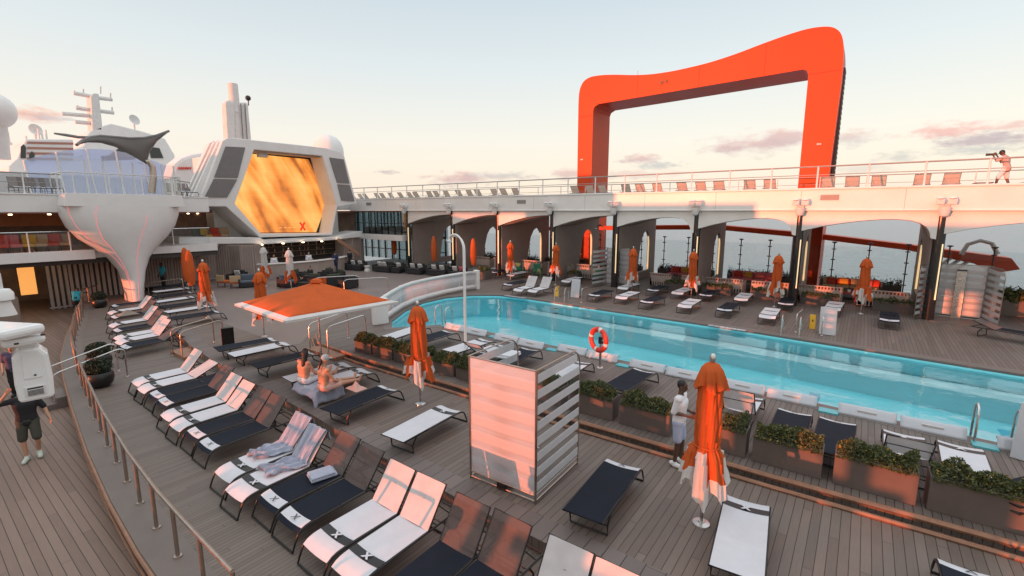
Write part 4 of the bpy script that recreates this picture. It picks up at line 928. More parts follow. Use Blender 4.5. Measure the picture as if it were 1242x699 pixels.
for pts_, xx in (([(14,196),(14,183),(17,180),(20,183),(20,196)],XB+6),([(24,199),(24,191),(27,188),(30,191),(30,199)],XB+6),([(130,190),(150,176),(170,178),(176,192)],XB),([(180,178),(193,180),(198,192),(183,192)],XB)): b = MB(); b.prism([PB(pts_)], YX, xx+.12, xx-.1); b.build('window', M['darkglass'], br)
cw = thing('curved_wall_block', 'pale rounded wall with small red marks between glass vault and screen housing', 'wall', (0,0,0))
b = MB(); b.prism([PB([(205,238),(207,212),(211,198),(220,191),(232,187),(250,184),(262,184),(262,238)], -49)], YX, -49, -51); b.build('wall', M['white'], cw, bevel=.3)
b = MB()
for k in range(6): b.prism([PB([(216+k*2.8,203),(218+k*2.8,202.6),(217.6+k*2.8,205.4),(215.8+k*2.8,205.8)], -48.96)], YX, -48.97, -48.9)
b.build('red_marks', M['ringred'], cw)
b = MB(); b.prism([PB([(108,193),(148,193),(146,197),(108,199)])], YX, XB+6.2, XB+5.8); b.build('dark_band', M['clothblue'], br)
ms_ = thing('radar_mast', 'white radar mast with cross arms on the superstructure', 'mast', (0,0,0))
b = MB(); b.prism([PB([(112,158),(110,116),(114,113),(120,114),(124,150),(124,158)])], YX, XB, XB-2.4); b.build('tower', M['offwhite'], ms_, bevel=.1)
for (x0,y0q,x1,y1q) in ((89,113,112,117.5),(119,119,136,121),(92,131,112,134),(121,135,138,137),(75,138,111,141),(91,148,112,150)):
    b = MB(); b.tube([onX(x0,y0q,XB-1), onX(x1,y1q,XB-1)], .28, 6); b.build('yard_arm', M['offwhite'], ms_)
for (x,yt_,yb_) in ((90,110,114),(101,108,115),(134,113,121),(122,105,114),(94,128,132),(136,130,136)):
    b = MB(); b.tube([onX(x,yb_,XB-1), onX(x,yt_,XB-1)], .09, 5); b.build('aerial', M['offwhite'], ms_)
def dome(name, label, px, py, rpx, X, neck):
    c = onX(px, py, X); r = (onX(px+rpx, py, X)-c).length*.82
    t = thing(name, label, 'radome', c)
    b = MB(); b.ball((0,0,0), r, 28); b.build('shell', M['white'], t); b = MB(); b.cyl((0,0,-neck), (0,0,-r*.8), r*.42, r*.5, 20); b.build('pedestal', M['offwhite'], t)
dome('satellite_dome', 'large white satellite dome cut by the left edge', -9, 134, 36, -60, 4)
for i, (px, py, rp) in enumerate(((42,158,4),(162,146,4.5))):
    c = onX(px, py, XB-2); t = thing('satellite_dish', f"small grey satellite dish on the roof {'left of the mast' if i == 0 else 'right of the mast'}", 'dish', c, 0, 'dishes on the superstructure')
    b = MB(); b.lathe([(.02,0),(.5,.07),(.75,.22)], (0,0,0), 16); q = b.build('reflector', M['offwhite'], t); q.rotation_euler = (0, R(75), R(20)); b = MB(); b.cyl((0,0,-2.2),(0,0,0),.12,n=8); b.build('stand', M['offwhite'], t)
rnd = random.Random(5)
for k in range(6):
    px = (8,12,49,53,58,33)[k]; c = onX(px, 176, XB); t = tag((lambda bb: (bb.tube([(0,0,0),(0,0,(2.2,1.6,2.0,1.4,1.9,1.1)[k])], .1, 6), bb.lathe([(.03,0),(.25,0),(.25,.3),(.03,.35)], n=8), bb.build('roof_vent_pipe', M['offwhite'], loc=c))[2])(MB()), f"thin white pipe on the louvred roof, {ORD[[0,1,3,4,5,2][k]]} from the left", 'pipe', 'pipes on the roof')
fn_ = thing('funnel_tower', 'tall white ribbed exhaust tower behind the video screen', 'tower', (0,0,0)); XT = -52
b = MB(); b.prism([PB([(276,175),(273,124),(277,121),(285,122),(287,172)], XT)], YX, XT, XT-.9); b.prism([PB([(286,176),(284,124),(302,124),(306,168),(306,178)], XT)], YX, XT-.1, XT-.9); b.build('shaft', M['offwhite'], fn_, bevel=.2)
c = onX(284, 124, XT-.5); r = (onX(290,124,XT-.5)-c).length
b = MB(); b.cyl(c+Vector((0,0,-1)), c+Vector((0,0,1.75)), r, r*.95, 20); b.build('cap', M['offwhite'], fn_)
b = MB(); q = onX(301,121,XT-1); b.ball(q+Vector((0,0,.15)), .28, 10); b.cyl(q+Vector((0,0,-.6)), q, .06, n=6); b.build('camera', M['black'], fn_)
b = MB()
for px in (292,297): b.tube([onX(px,126,XT+.05), onX(px+3,172,XT+.05)], .05, 5)
b.build('rib_line', M['grey'], fn_)
rd = thing('round_dome', 'white capsule dome behind the right edge of the video screen', 'radome', (0,0,0)); c = onX(398,182,-46); r = (onX(417,182,-46)-c).length*.82
b = MB(); b.lathe([(r,-4.5),(r,-.2),(r*.97,.15*r),(r*.85,.5*r),(r*.6,.8*r),(r*.3,.95*r),(.01,r)], c, 28); b.build('shell', M['white'], rd)
# ================================================================ near (port) side of the ship, behind the viewpoint: unseen, shaped to pattern the sun
pw = thing('near_shade_wing', 'white deck wing on the near side, unseen behind the viewpoint, shaped to pattern sunlight', 'deck wing', (0,0,0))
yP = -7.5; rnd = random.Random(21)
b = MB(); b.box(-60,16,yP-.25,yP,-2.6,.52)
PILL = [(-60,-56),(-52,-49),(-46.5,-45.5),(-44,-43.4),(-35.0,-34.8),(-32.2,-31.2),(-29,-28.4),(-26,-25.2),(-23.2,-22.6),(-21.0,-20.75),(-19.1,-18.95),(-17.55,-17.3),(-16.2,-15.95),(-14.9,-14.0),(-13.0,-12.6),(-11.6,-10.4),(-8.15,-7.75),(-7.2,-6.5),(-5.3,-5.05),(-4.3,-3.3),(-1.6,-1.0),(1.2,2.0),(4,5)]
for x0, x1 in PILL: b.box(x0, x1, yP-.3, yP+.05, .5, 3.2)
for x0, x1, z0, z1 in ((-26,-20,1.9,3.2),(-13.5,-11,1.02,1.10),(-16,-14,1.5,1.56),(-7.5,-4.5,.95,1.18),(-5.05,-3.0,1.62,2.6),(-20,-17.4,1.75,1.85),(-2.6,-1.6,.9,1.25),(-1,1.2,1.3,1.5),(-35,-30,1.6,1.7)): b.box(x0, x1, yP-.12, yP-.1, z0, z1)
b.box(-60,-47,yP-.4,yP+.2,3.15,3.6); b.box(-31.5,16,yP-.4,yP+.2,3.15,3.6)
for k in range(26): x = -60+k*2.9+rnd.uniform(-.5,.5); (-12.5 < x < -7) or (-46 < x < -32) or b.beam((x,yP-.1,.5),(x+rnd.choice((-1,1))*rnd.uniform(.8,1.6),yP-.1,2.2),.05,.05)  # slanted bars added across the openings to break up the sunlight
b.build('shade_window_wall', M['white'], pw)
b = MB(); b.box(-30,16,yP-.3,yP,3.6,6.2); b.box(-60,-46,yP-.3,yP,3.6,9); b.box(-46,-30,yP-.3,yP,6.6,10.2); b.box(-31,-24,yP-.3,yP,6.2,10.3); b.box(-24,-16,yP-.3,yP,6.2,7.2); b.build('shade_upper_wall', M['white'], pw)  # tall blocks added to keep sun off the far parapet
# ================================================================ parasols
def parasol_meshes(seed, H=2.8, z_hem=.55, wide=.42, inverted=False, hemh=.5):
    r = random.Random(seed); b = MB(); n = 120; ph = r.random()*6
    prof = [(H-.02,.03,0),(H-.06,.13,0),(H-.14,.20,.15),(H-.30,.25,.45),(H-.42,.285,.7),(H-.425,.215,.5),(H-.7,.225,.5),(H-1.0,.235,.55),(H-1.28,.235,.5),(H-1.40,.215,.4),(H-1.46,.25,.7),(z_hem+.55,.30,.9),(z_hem+.25,.36,1),(z_hem,.395,1)]
    sc = wide/.42; rows = []
    def folds(a): return .8*math.sin(7*a+ph+.8*math.sin(2*a))+.7*math.sin(13*a+ph*2+.9*math.sin(3*a+1))+.45*math.sin(23*a+ph)
    for j, (z, rr, f) in enumerate(prof):
        row = []
        for k in range(n):
            a = 2*math.pi*k/n; q = rr*sc*(1+.21*f*folds(a+.16*z*z)+.03*math.sin(5*z+3*a)); dz = 0
            if j >= len(prof)-3: dz = (.15*math.sin(2*a+ph)+.10*math.sin(5*a+ph)+.06*math.sin(9*a))*(j-len(prof)+4)/3
            if j in (4,5): dz = -.05*math.sin(4*a+ph)
            row.append((q*math.cos(a), q*math.sin(a), z+dz))
        rows.append(row)
    vs = [p for row in rows for p in row]; nr = len(rows)
    def fine(i): return i
    for j in range(nr-1):
        for k in range(n):
            a = 2*math.pi*k/n; zm = (prof[j][0]+prof[j+1][0])/2
            low = zm < z_hem+hemh+.22*math.sin(3*a+ph)
            if j == 10: low = math.sin(3*a+ph) > .55
            mi = 1 if low else 0
            if inverted: mi = 0 if low else 1
            b.f.append([j*n+k, j*n+(k+1)%n, (j+1)*n+(k+1)%n, (j+1)*n+k]); b.mi.append(mi); b.sm.append(True)
    b.v = vs
    can = b.mesh('parasol_canopy', [M['umb'], M['umbwhite']])
    b = MB(); b.cyl((0,0,.02),(0,0,H+.02),.026,n=10); b.lathe([(.01,H+.12),(.035,H+.10),(.05,H+.04),(.035,H-.02)], n=10); pole = b.mesh('parasol_pole', M['steel'])
    b = MB(); b.lathe([(.01,.05),(.04,.05),(.05,.03),(.135,.02),(.14,0)], n=20); base = b.mesh('parasol_base', M['steel'])
    b = MB(); b.tube([(.235*sc*math.cos(a), .235*sc*math.sin(a), H-1.40) for a in [2*math.pi*k/16 for k in range(16)]], .014, 6, closed=True); tie = b.mesh('parasol_tie', M['umb'])
    return can, pole, base, tie
_pm = [parasol_meshes(3, 2.8, .68, .34, hemh=.36), parasol_meshes(8, 2.7, .75, .36, hemh=.26), parasol_meshes(15, 2.7, .8, .34, True)]
def furled(x, y, z, m, label, group='furled parasols', rz=0):
    t = thing('furled_parasol', label, 'parasol', (x,y,z), rz, group)
    c = inst('canopy', m[0], t); inst('pole', m[1], t); inst('base_plate', m[2], t); inst('tie_band', m[3], c); return t
furled(-1.71,7.52,0,_pm[0],'large furled orange parasol with white hem beside the man in white',rz=.4)
furled(-9.1,8.11,0,_pm[1],'tall furled orange parasol with white hem standing before the planter row',rz=1.1)
furled(-19.4,8.98,0,_pm[1],'furled orange parasol with striped white hem half hidden behind the open one',rz=2.2)
furled(-25.2,9.1,0,_pm[1],'furled orange parasol with white hem by the steps handrail',rz=3.0)
furled(-32.6,15.5,0,_pm[2],'furled white parasol with orange skirt, left one before the bar',rz=.3)
furled(-28.9,15.3,0,_pm[2],'furled white parasol with orange tip hem, right one before the bar',rz=1.7)
for i,(x,lab) in enumerate([(-20.2,'furled orange parasol with grey hem beside the green chairs'),(-16.4,'furled orange parasol left of the far striped shower screen'),(-11.0,'furled orange parasol right of the far striped shower screen'),(-7.5,'furled orange parasol in front of the fifth black column'),(-3.4,'furled orange parasol with pale hem between two slatted sofas'),(.2,'furled orange parasol nearest the right shower screen across the pool')]):
    furled(x, 26.9 if i < 4 else (27.3 if i == 4 else 27.9), Z_P, _pm[1], lab, rz=i*1.3)
b = MB(); b.lathe([(.02,2.85),(.06,2.83),(.12,2.72),(.18,2.5),(.23,2.0),(.24,1.5),(.22,1.05),(.15,.78),(.03,.74)], n=18); cov = b.mesh('parasol_cover', M['umb'])
b = MB()
for k in range(2): b.tube([(math.cos(math.pi*k)*r_,0,z_) for r_,z_ in ((.06,2.835),(.125,2.72),(.185,2.5),(.235,2.0),(.245,1.5),(.225,1.05),(.15,.78))], .008, 5)
seam = b.mesh('cover_seam', M['ceiling'])
for i,(x,y,z,lab) in enumerate([(-33.9,11.3,0,'smooth orange parasol cover by the curved wall, left one of the two side by side'),(-31.5,10.7,0,'smooth orange parasol cover by the curved wall, right one of the two side by side'),(-36.2,29.6,.2,'smooth orange parasol cover in front of the glazed end bay'),(-28.6,27.5,.2,'smooth orange parasol cover beside the second column from the left'),(-23.9,27.1,.2,'smooth orange parasol cover between the second and third columns')]):
    t = thing('covered_parasol', lab, 'parasol', (x,y,z), i*.7, 'parasols in smooth covers'); c = inst('cover', cov, t); inst('seam', seam, c); inst('pole', _pm[1][1], t); inst('base_plate', _pm[1][2], t)
t = thing('open_parasol', 'open square orange parasol with broad white border on the middle deck', 'parasol', (-13.43,7.9,0), R(-4))
a = 1.72
b = MB(); apex = 2.95
def canp(u, v):
    x, y = (u*2-1), (v*2-1); m_ = max(abs(x), abs(y)); return (x*a*.93, y*a*.93, apex-(apex-2.33)*m_-.015*math.sin(math.pi*m_)*(1-abs(abs(x)-abs(y)))-.0)
b.grid(canp, 24, 24); b.build('canopy', M['umb'], t, solid=.01)
b = MB()
ic, oc = a*.925, a*1.02
for s, ax in ((1,0),(-1,0),(1,1),(-1,1)):
    P_ = lambda q, r_, z_: (s*r_, q, z_) if ax == 0 else (q, s*r_, z_)
    b._add([P_(-ic,ic,2.335),P_(ic,ic,2.335),P_(oc,oc,2.285),P_(-oc,oc,2.285),P_(oc,oc,2.225),P_(-oc,oc,2.225)], [(0,1,2,3),(3,2,4,5)])
b.build('border', M['umbwhite'], t, solid=.008)
b = MB(); b.lathe([(.01,.13),(.16,.09),(.21,.0),(.2,-.01)], (0,0,apex-.02), 4); b.build('vent_cap', M['umb'], t)
b = MB()
for k in range(8):
    an = math.pi/4*k; rr = a*(1.40 if k % 2 else 1.0)*.92; b.beam((.05*math.cos(an),.05*math.sin(an),apex-.14),(rr*math.cos(an),rr*math.sin(an),2.25),.02,.03)
b.build('ribs', M['steel'], t)
b = MB(); b.cyl((0,0,.02),(0,0,apex+.06),.03,n=12); b.build('pole', M['steel'], t)
b = MB(); b.lathe([(.01,.06),(.05,.06),(.06,.03),(.26,.02),(.27,0)], n=20); b.build('base_plate', M['steel'], t)

# ================================================================ planters with low shrubs
rndp = random.Random(12)
def hedge_mesh(L, Wd, h, n, size, sun_flecks=0, name='shrub_foliage', m=('leaf','sunleaf')):
    b = MB(); nb = max(3, int(L/.28)); bumps = [(rndp.uniform(-L/2,L/2), rndp.uniform(.0,.10)) for _ in range(nb)]
    def pt(r):
        x = r.uniform(-L/2, L/2); top = h*(.62+.38*abs(math.sin(x*7+nb)))
        for bx, bh in bumps: top += bh*math.exp(-((x-bx)/.13)**2)
        y = r.gauss(0,.42)*Wd; y = max(-Wd*.62, min(Wd*.62, y)); zz = top*(1-(y/(Wd*.7))**2)*(r.random()**.45); return (x, y, zz)
    leaf_cloud(b, n, pt, size, rndp)
    if sun_flecks: leaf_cloud(b, sun_flecks, lambda r: (lambda p: (p[0], p[1], p[2]+.02))(pt(r)), size*.8, rndp, 1)
    return b.mesh(name, [M[m[0]], M[m[1]]])
def planter(x0, x1, y0, z, label, d=.42, h=.55, group='box planters between the middle deck and the pool', n=900, fh=.30, leafsize=.035, sun_flecks=0, rz=0, mt='wicker', lf='leaf'):
    L = x1-x0; t = thing('planter', label, 'planter', ((x0+x1)/2, y0+d/2, z), rz, group)
    b = MB(); o = [(-L/2,-d/2),(L/2,-d/2),(L/2,d/2),(-L/2,d/2)]; i_ = [(-L/2+.03,-d/2+.03),(L/2-.03,-d/2+.03),(L/2-.03,d/2-.03),(-L/2+.03,d/2-.03)]
    b.prism([o, i_[::-1]], XY, 0, h); b.build('box', M[mt], t, bevel=.012)
    b = MB(); b.box(-L/2+.028, L/2-.028, -d/2+.028, d/2-.028, .02, h-.05); b.build('soil', M['soil'], t)
    inst('foliage', hedge_mesh(L-.04, d*.95, fh, n, leafsize, sun_flecks, m=(lf,'sunleaf')), t, (0,0,h-.06)); return t
near = [(-14.2,-13.3,.42,'square box planter at the left end of the planter row, orange lit'),(-13.2,-12.2,.42,'second square box planter from the left in the planter row'),(-12.1,-11.15,.42,'third square box planter, half behind the tall furled parasol'),(-11.0,-10.45,.42,'narrow box planter right behind the tall furled parasol'),(-10.3,-9.42,.42,'square box planter right of the tall furled parasol'),(-9.32,-8.35,.42,'square box planter just left of the striped screen top'),(-6.75,-5.75,.5,'box planter seen through the striped side of the privacy screen'),(-5.5,-4.35,.55,'long box planter right of the striped screen'),(-4.18,-3.02,.55,'long box planter left of the man in white'),(-2.0,-1.5,.55,'short box planter behind the large furled parasol'),(-1.38,-.22,.55,'box planter with leaves painted sun yellow right of the large furled parasol'),(-.05,1.12,.58,'long box planter second from the right end of the row'),(1.25,2.6,.60,'longest box planter at the right end of the row')]
for i,(x0,x1,h,lab) in enumerate(near):
    planter(x0, x1, 9.66+max(0,(x0+14)*.012), Z_P, lab, h=h, n=int(2600*(x1-x0)), sun_flecks=(0,0,0,0,0,0,0,0,60,20,260,140,180)[i], leafsize=.03 if x0 > -7 else .04, rz=R(1))
for i,x in enumerate((-9.0,-6.75,-4.0,-1.6,1.5)):
    planter(x-.85, x+.85, 29.2, Z_P, f"dark trough planter before the slatted sofas across the pool, {ORD[i]} from the left", d=.5, h=.5, group='trough planters before the cabanas', n=500, fh=.2, leafsize=.06, mt='sofadark')
planter(-22.3,-21.5,25.6,Z_P,'square grey planter at the far end of the white pool barrier',d=.8,h=.65,group=None,n=500,fh=.3,leafsize=.07,sun_flecks=40)
planter(-16.7,-15.9,29.0,Z_P,'dark square planter beside the parasol left of the far shower screen',d=.6,h=.6,group=None,n=300,fh=.2,leafsize=.07,mt='sofadark')
planter(5.4,7.0,31.5,Z_P,'orange lit planter with spiky plant at the right edge across the pool',d=.7,h=.75,group=None,n=500,fh=.6,leafsize=.12)
for i,(x,y,z,r_,lab) in enumerate([(-18.45,3.52,Z_T,.36,'round clipped shrub in black bowl, nearest of the two by the boardwalk steps'),(-20.7,4.0,Z_T,.36,'round clipped shrub in black bowl, second of the two by the boardwalk steps'),(-34.0,6.95,Z_T,.36,'round clipped shrub in black bowl at the far end of the curved railing')]):
    t = thing('bowl_planter', lab, 'planter', (x,y,z), 0, 'black bowl planters')
    b = MB(); b.lathe([(.02,0),(r_*.6,.01),(r_*.88,.12),(r_,.27),(r_*.97,.40),(r_*.84,.47),(r_*.8,.47),(r_*.8,.4)], n=28); b.build('bowl', M['black'], t)
    b = MB(); 
    def sp(r): 
        v = Vector((r.gauss(0,1),r.gauss(0,1),r.gauss(0,1))).normalized()*r_*.82*(r.random()**.18)*(1+.07*math.sin(9*r.random())); return (v.x*1.12, v.y*1.12, .66+v.z*.85)
    leaf_cloud(b, 2600, sp, .032, rndp); b.build('foliage', M['leafdark'], t)

# ================================================================ striped shower / privacy screens
def shower_screen(x, y, z, rz, label, name='shower_screen', w=1.47, d=1.62, h=2.45, splay=0.0):
    """back panel along local x at y=0, sides running to +y"""
    t = thing(name, label, 'privacy screen', (x,y,z), rz, 'striped shower screens'); r_ = .35
    b = MB(); b.quad((-w/2,0,.16),(w/2,0,.16),(w/2,0,h-.02),(-w/2,0,h-.02)); b.build('back_panel', M['frost'], t)
    b = MB()
    for k in range(7): z0 = .2+k*(h-.3)/7; b.box(-w/2+.02,w/2-.02,.012,.016,z0,z0+.19)
    b.build('film_bands', M['stripe'], t)
    for s in (-1,1):
        X_ = lambda y_: s*(w/2+splay*y_)
        ol = [(0.02,.16),(d,.16),(d,h-r_)]+[(d-r_+r_*math.cos(a_),h-r_+r_*math.sin(a_)) for a_ in [math.pi/2*k/8 for k in range(1,9)]]+[(.02,h)]
        b = MB(); b._add([(X_(p[0]),p[0],p[1]) for p in ol],[tuple(range(len(ol)))]); sd_ = b.build('side_panel', M['clear'], t)
        b = MB()
        for k in range(8):
            z0 = .22+k*.285; z1 = z0+.155
            if z1 > h-.02: break
            y1 = d-.02 if z1 < h-r_ else d-r_+math.sqrt(max(0,r_*r_-(z1-h+r_)**2))-.02
            b._add([(X_(.03),.03,z0),(X_(y1),y1,z0),(X_(y1),y1,z1),(X_(.03),.03,z1)],[(0,1,2,3)])
        b.build('stripes', M['stripe'], sd_, solid=.008)
        b = MB(); b.tube([(X_(0),0,0),(X_(0),0,h)],.022,8); b.tube([(X_(p[0]),p[0],p[1]) for p in ol[2:]],.014,8); b.tube([(X_(d),d,0),(X_(d),d,h-r_)],.016,8); b.tube([(X_(0),0,.15),(X_(d),d,.15)],.014,6); b.tube([(X_(0),0,.04),(X_(d),d,.04)],.02,6); b.build('side_frame', M['bronze'], t)
    b = MB(); 
    for zz in (.04,.15,h-.01): b.tube([(-w/2,0,zz),(w/2,0,zz)],.016,6)
    b.build('back_frame', M['bronze'], t)
    b = MB(); b.box(-.17,.17,.14,.18,.0,h-.25); b.build('shower_panel', M['steel'], t, bevel=.01)
    b = MB(); b.box(-.16,.16,.10,.42,h-.27,h-.22); b.build('shower_head', M['black'], t, bevel=.01)
    b = MB(); b.box(-.1,.1,-.03,.03,.02,.15); b.build('foot_block', M['black'], t, bevel=.01)
    b = MB(); b.box(-w/2+.02,w/2-.02,.03,d,.0,.015); b.build('drain_tray', M['margin'], t)
    b = MB(); b.tube([(-w/2,.12,1.0),(w/2,.12,1.0)],.015,6); b.build('grab_bar', M['steel'], t)
    return t
shower_screen(-4.935,6.30,0,R(2),'near striped privacy screen with pink lit back panel on the middle deck')
shower_screen(3.72,29.3,Z_P,R(172),'striped shower screen across the pool at the right, steel shower inside',w=1.65,d=1.7,h=2.5,splay=.30)
shower_screen(-12.9,29.0,Z_P,R(188),'striped shower screen across the pool beside the fifth column',w=1.5,d=1.6,h=2.5,splay=.28)
b = MB(); b.box(4.75,4.9,28.9,31.2,.2,2.45); tag(b.build('service_wall', M['taupe']), 'plain taupe partition right of the right hand shower screen', 'partition wall')
def curved_pole(x,y,z,h,label,m):
    t = thing('curved_pole', label, 'pole', (x,y,z), 0)
    for dy in (0,.05):
        b = MB(); b.tube([(0,dy,0),(0,dy,h-.55)]+[(-.38+.38*math.cos(a_),dy,h-.55+(.5-dy)*math.sin(a_)) for a_ in [math.pi*.72*k/9 for k in range(1,10)]],.03,8); b.build('tube', m, t)
    b = MB(); b.lathe([(.02,0),(.12,0),(.12,.04),(.03,.06)],n=16); b.build('base_plate', M['steel'], t)
    b = MB(); b.obox((-.66,0.02,h-.28),(1,0,-.4),(0,1,0),.07,.08,.02); b.build('rose', M['steel'], t); return t
curved_pole(-10.3,11.2,Z_P,4.2,'tall pale curved shower pole between the loungers on the near pool side',M['whitegloss'])
curved_pole(-14.2,29.6,Z_P,4.0,'tall copper coloured curved shower pole beside the far shower screen',M['bronze'])

# ================================================================ pool furniture
G = 'white headrests along the near pool edge'
b = MB()
def hrf(u, v):
    a_ = v*math.pi*.62; return (u*1.12-.56, -.17+.26*math.sin(a_)*.55+.10*v, .02+.225*math.sin(math.pi*.5*min(1,v*1.6))-.08*max(0,v-.62)/.38)
b.grid(hrf, 10, 12); hm = b.mesh('headrest_shell', M['acrylic'])
b = MB(); b.box(-.18,.18,-.105,-.05,.135,.175); hs = b.mesh('headrest_slot', M['umbwhite'])
xs_ = []; x = -13.3
while x < 3.9: xs_.append(x); xs_.append(x+1.18); x += 2.75
for i, x in enumerate(xs_):
    y = 14.0-(x+14)*.045 if x < -8 else 14.05-(x+8)*.045
    t = thing('pool_headrest', f"curved white headrest on the near pool edge, {ORD[i]} from the curved pool end", 'headrest', (x,y-.02,Z_P), 0, G)
    inst('shell', hm, t).modifiers.new('solid','SOLIDIFY').thickness = .02
    inst('grip_slot', hs, t)
b = MB()
x = -13.3-.85
while x < 4: b.box(x-.1,x+.30,13.95-(x+14)*.045,14.2-(x+14)*.042,.17,.235); x += 2.75
struct(b.build('pool_edge_inlet', M['tealpatch']))
def hoop(name, label, p0, p1, h, out=(0,0,0), group=None, r=.022, m='steel', cat='handrail', two=True, sep=(.5,0,0)):
    t = thing(name, label, cat, (0,0,0), 0, group); p0, p1 = Vector(p0), Vector(p1); me = None
    for k in range(2 if two else 1):
        o = Vector(sep)*k; b = MB(); d = (p1-p0); zt = max(p0.z,p1.z)+h
        pts = [p0+o]
        q0 = Vector((p0.x,p0.y,p0.z+h)); q1 = Vector((p1.x,p1.y,p1.z+h))
        for f in (0,.25,.5,.75,1): a_ = math.pi/2*f; pts.append(q0+o+Vector((0,0,-.16))+d*.12*(1-math.cos(a_))+Vector((0,0,.16*math.sin(a_))))
        for f in (0,.25,.5,.75,1): a_ = math.pi/2*(1-f); pts.append(q1+o+Vector((0,0,-.16))-d*.12*(1-math.cos(a_))+Vector((0,0,.16*math.sin(a_))))
        pts.append(p1+o); b.tube(pts, r, 8); b.build('rail_tube', M[m], t)
    for k in range(2 if two else 1):
        for p in (p0,p1): b = MB(); b.lathe([(.02,.03),(.05,.02),(.055,0)], tuple(p+Vector(sep)*k), 12); b.build('flange', M[m], t)
    return t
GH = 'steel handrails at the steps'
hoop('step_handrail','steel handrails at the steps from boardwalk to terrace by the bowl planters',(-19.1,2.55,-.75),(-18.9,4.3,-.25),1.0,group=GH,sep=(-.95,0,0))
hoop('step_handrail','steel handrails at the steps from terrace to middle deck left of the navy lounger',(-20.35,6.05,-.25),(-20.15,7.4,0),1.0,group=GH,sep=(.75,.05,0),m='bronze')
hoop('step_handrail','steel handrails at the steps below the open orange parasol',(-15.9,8.95,0),(-15.8,10.5,.2),1.05,group=GH,sep=(1.0,.1,0))
hoop('step_handrail','steel handrails behind the open orange parasol toward the dark sofas',(-27.5,16.1,0),(-26.2,18.4,.0),.95,group=GH,sep=(2.2,.6,0))
hoop('step_handrail','bronze handrail right of the white column foot',(-34.9,9.5,-.25),(-33.5,10.9,0),1.0,group=GH,two=False,m='bronze')
GL = 'pool ladders'
def ladder(x,y,lab,d=1,m='steel'):
    t = thing('pool_ladder', lab, 'pool ladder', (x,y,Z_P), 0, GL)
    for k in range(2):
        b = MB(); b.tube([(k*.62,-.0,0),(k*.62,0,.62),(k*.62,d*.06,.76),(k*.62,d*.2,.82),(k*.62,d*.36,.76),(k*.62,d*.42,.6),(k*.62,d*.45,-.9)],.024,8); b.build('rail_tube', M[m], t)
    for z in (-.35,-.62): b = MB(); b.box(0,.62,d*.40,d*.5,z,z+.04); b.build('step', M['rubber'], t)
ladder(-13.2,22.0,'steel ladder at the far pool side beside the small notice board',-1)
ladder(-2.3,21.4,'steel ladder at the far pool side before the white notice board',-1)
ladder(2.3,13.45,'steel ladder at the near pool side in the right corner',1)
ladder(-14.7,14.1,'steel ladder at the curved pool end beside the white barrier',1)
for i,(x,y) in enumerate(((-12.0,22.4),(-1.9,22.0))): hoop('pool_handrail',('low curved handrail at the far pool edge by the small notice board','low curved handrail at the far pool edge by the white notice board')[i],(x,y,.2),(x+.1,y+1.3,.2),.75,group='pool edge handrails',sep=(.9,0,0),two=i==1)
t = thing('lifebuoy_stand','red and white lifebuoy hanging on a post at the near pool edge','lifebuoy',(-6.35,13.1,Z_P),R(-20))
b = MB(); b.cyl((0,.06,0),(0,.06,1.05),.04,n=10); b.lathe([(.02,.03),(.1,.02),(.11,0)],(0,.06,0),14); b.build('post', M['steel'], t)
b = MB(); nn = 48; vs_r = []
for k in range(nn):
    for q in range(12):
        a_ = 2*math.pi*k/nn; c_ = 2*math.pi*q/12; rr = .33+.085*math.cos(c_); vs_r.append((rr*math.cos(a_), -.04+.07*math.sin(c_), .92+rr*math.sin(a_)))
b.v = vs_r
for k in range(nn):
    for q in range(12): b.f.append([k*12+q,k*12+(q+1)%12,((k+1)%nn)*12+(q+1)%12,((k+1)%nn)*12+q]); b.mi.append(1 if (k+3)%12 < 2 else 0); b.sm.append(True)
b.build('ring', [M['ringred'], M['white']], t)
b = MB(); b.box(-.05,.05,.0,.1,.78,1.0); b.obox((.10,.02,.86),(1,0,-.5),(0,1,0),.12,.03,.03); b.build('bracket', M['black'], t, bevel=.01)
# white curved barrier with frosted panels round the pool end
t = thing('pool_barrier','white curved barrier with frosted panels round the left pool end','barrier',(0,0,0))
cp = [(-16.75,12.75),(-17.1,13.3),(-17.7,14.2),(-18.4,15.3),(-19.0,16.6),(-19.4,18.0),(-19.65,19.6),(-19.7,21.0),(-19.45,22.2)]
hh = [1.15,1.18,1.2,1.22,1.22,1.2,1.18,1.18,1.18]
def ribbon(b, z0, z1, th):
    for (x0,y0),(x1,y1),h0,h1 in zip(cp,cp[1:],hh,hh[1:]): b._add([(x0,y0,.2+z0*h0),(x1,y1,.2+z0*h1),(x1,y1,.2+z1*h1),(x0,y0,.2+z1*h0)],[(0,1,2,3)],0,True)
b = MB(); ribbon(b,.02,.26,.06); b.build('base_band', M['white'], t, solid=.10)
b = MB(); ribbon(b,.86,1.0,.06); b.build('top_band', M['white'], t, solid=.10)
b = MB(); ribbon(b,.26,.86,.02); b.build('frosted_panel', M['frost'], t, solid=.015)
b = MB()
for (x,y),h in zip(cp,hh): b.tube([(x,y,.2),(x,y,.2+h)],.03,6)
b.tube([(x,y,.2+h*.56) for (x,y),h in zip(cp,hh)],.02,6); b.build('post', M['white'], t)
b = MB(); b.obox((-16.62,12.66,.78),(.1,.3,0),(1,-.35,0),.35,.12,.58); b.build('end_pier', M['white'], t, bevel=.05)
b = MB(); b.obox((-19.42,22.3,.8),(.15,1,0),(1,-.15,0),.12,.2,.62); b.build('end_pier', M['white'], t, bevel=.05)
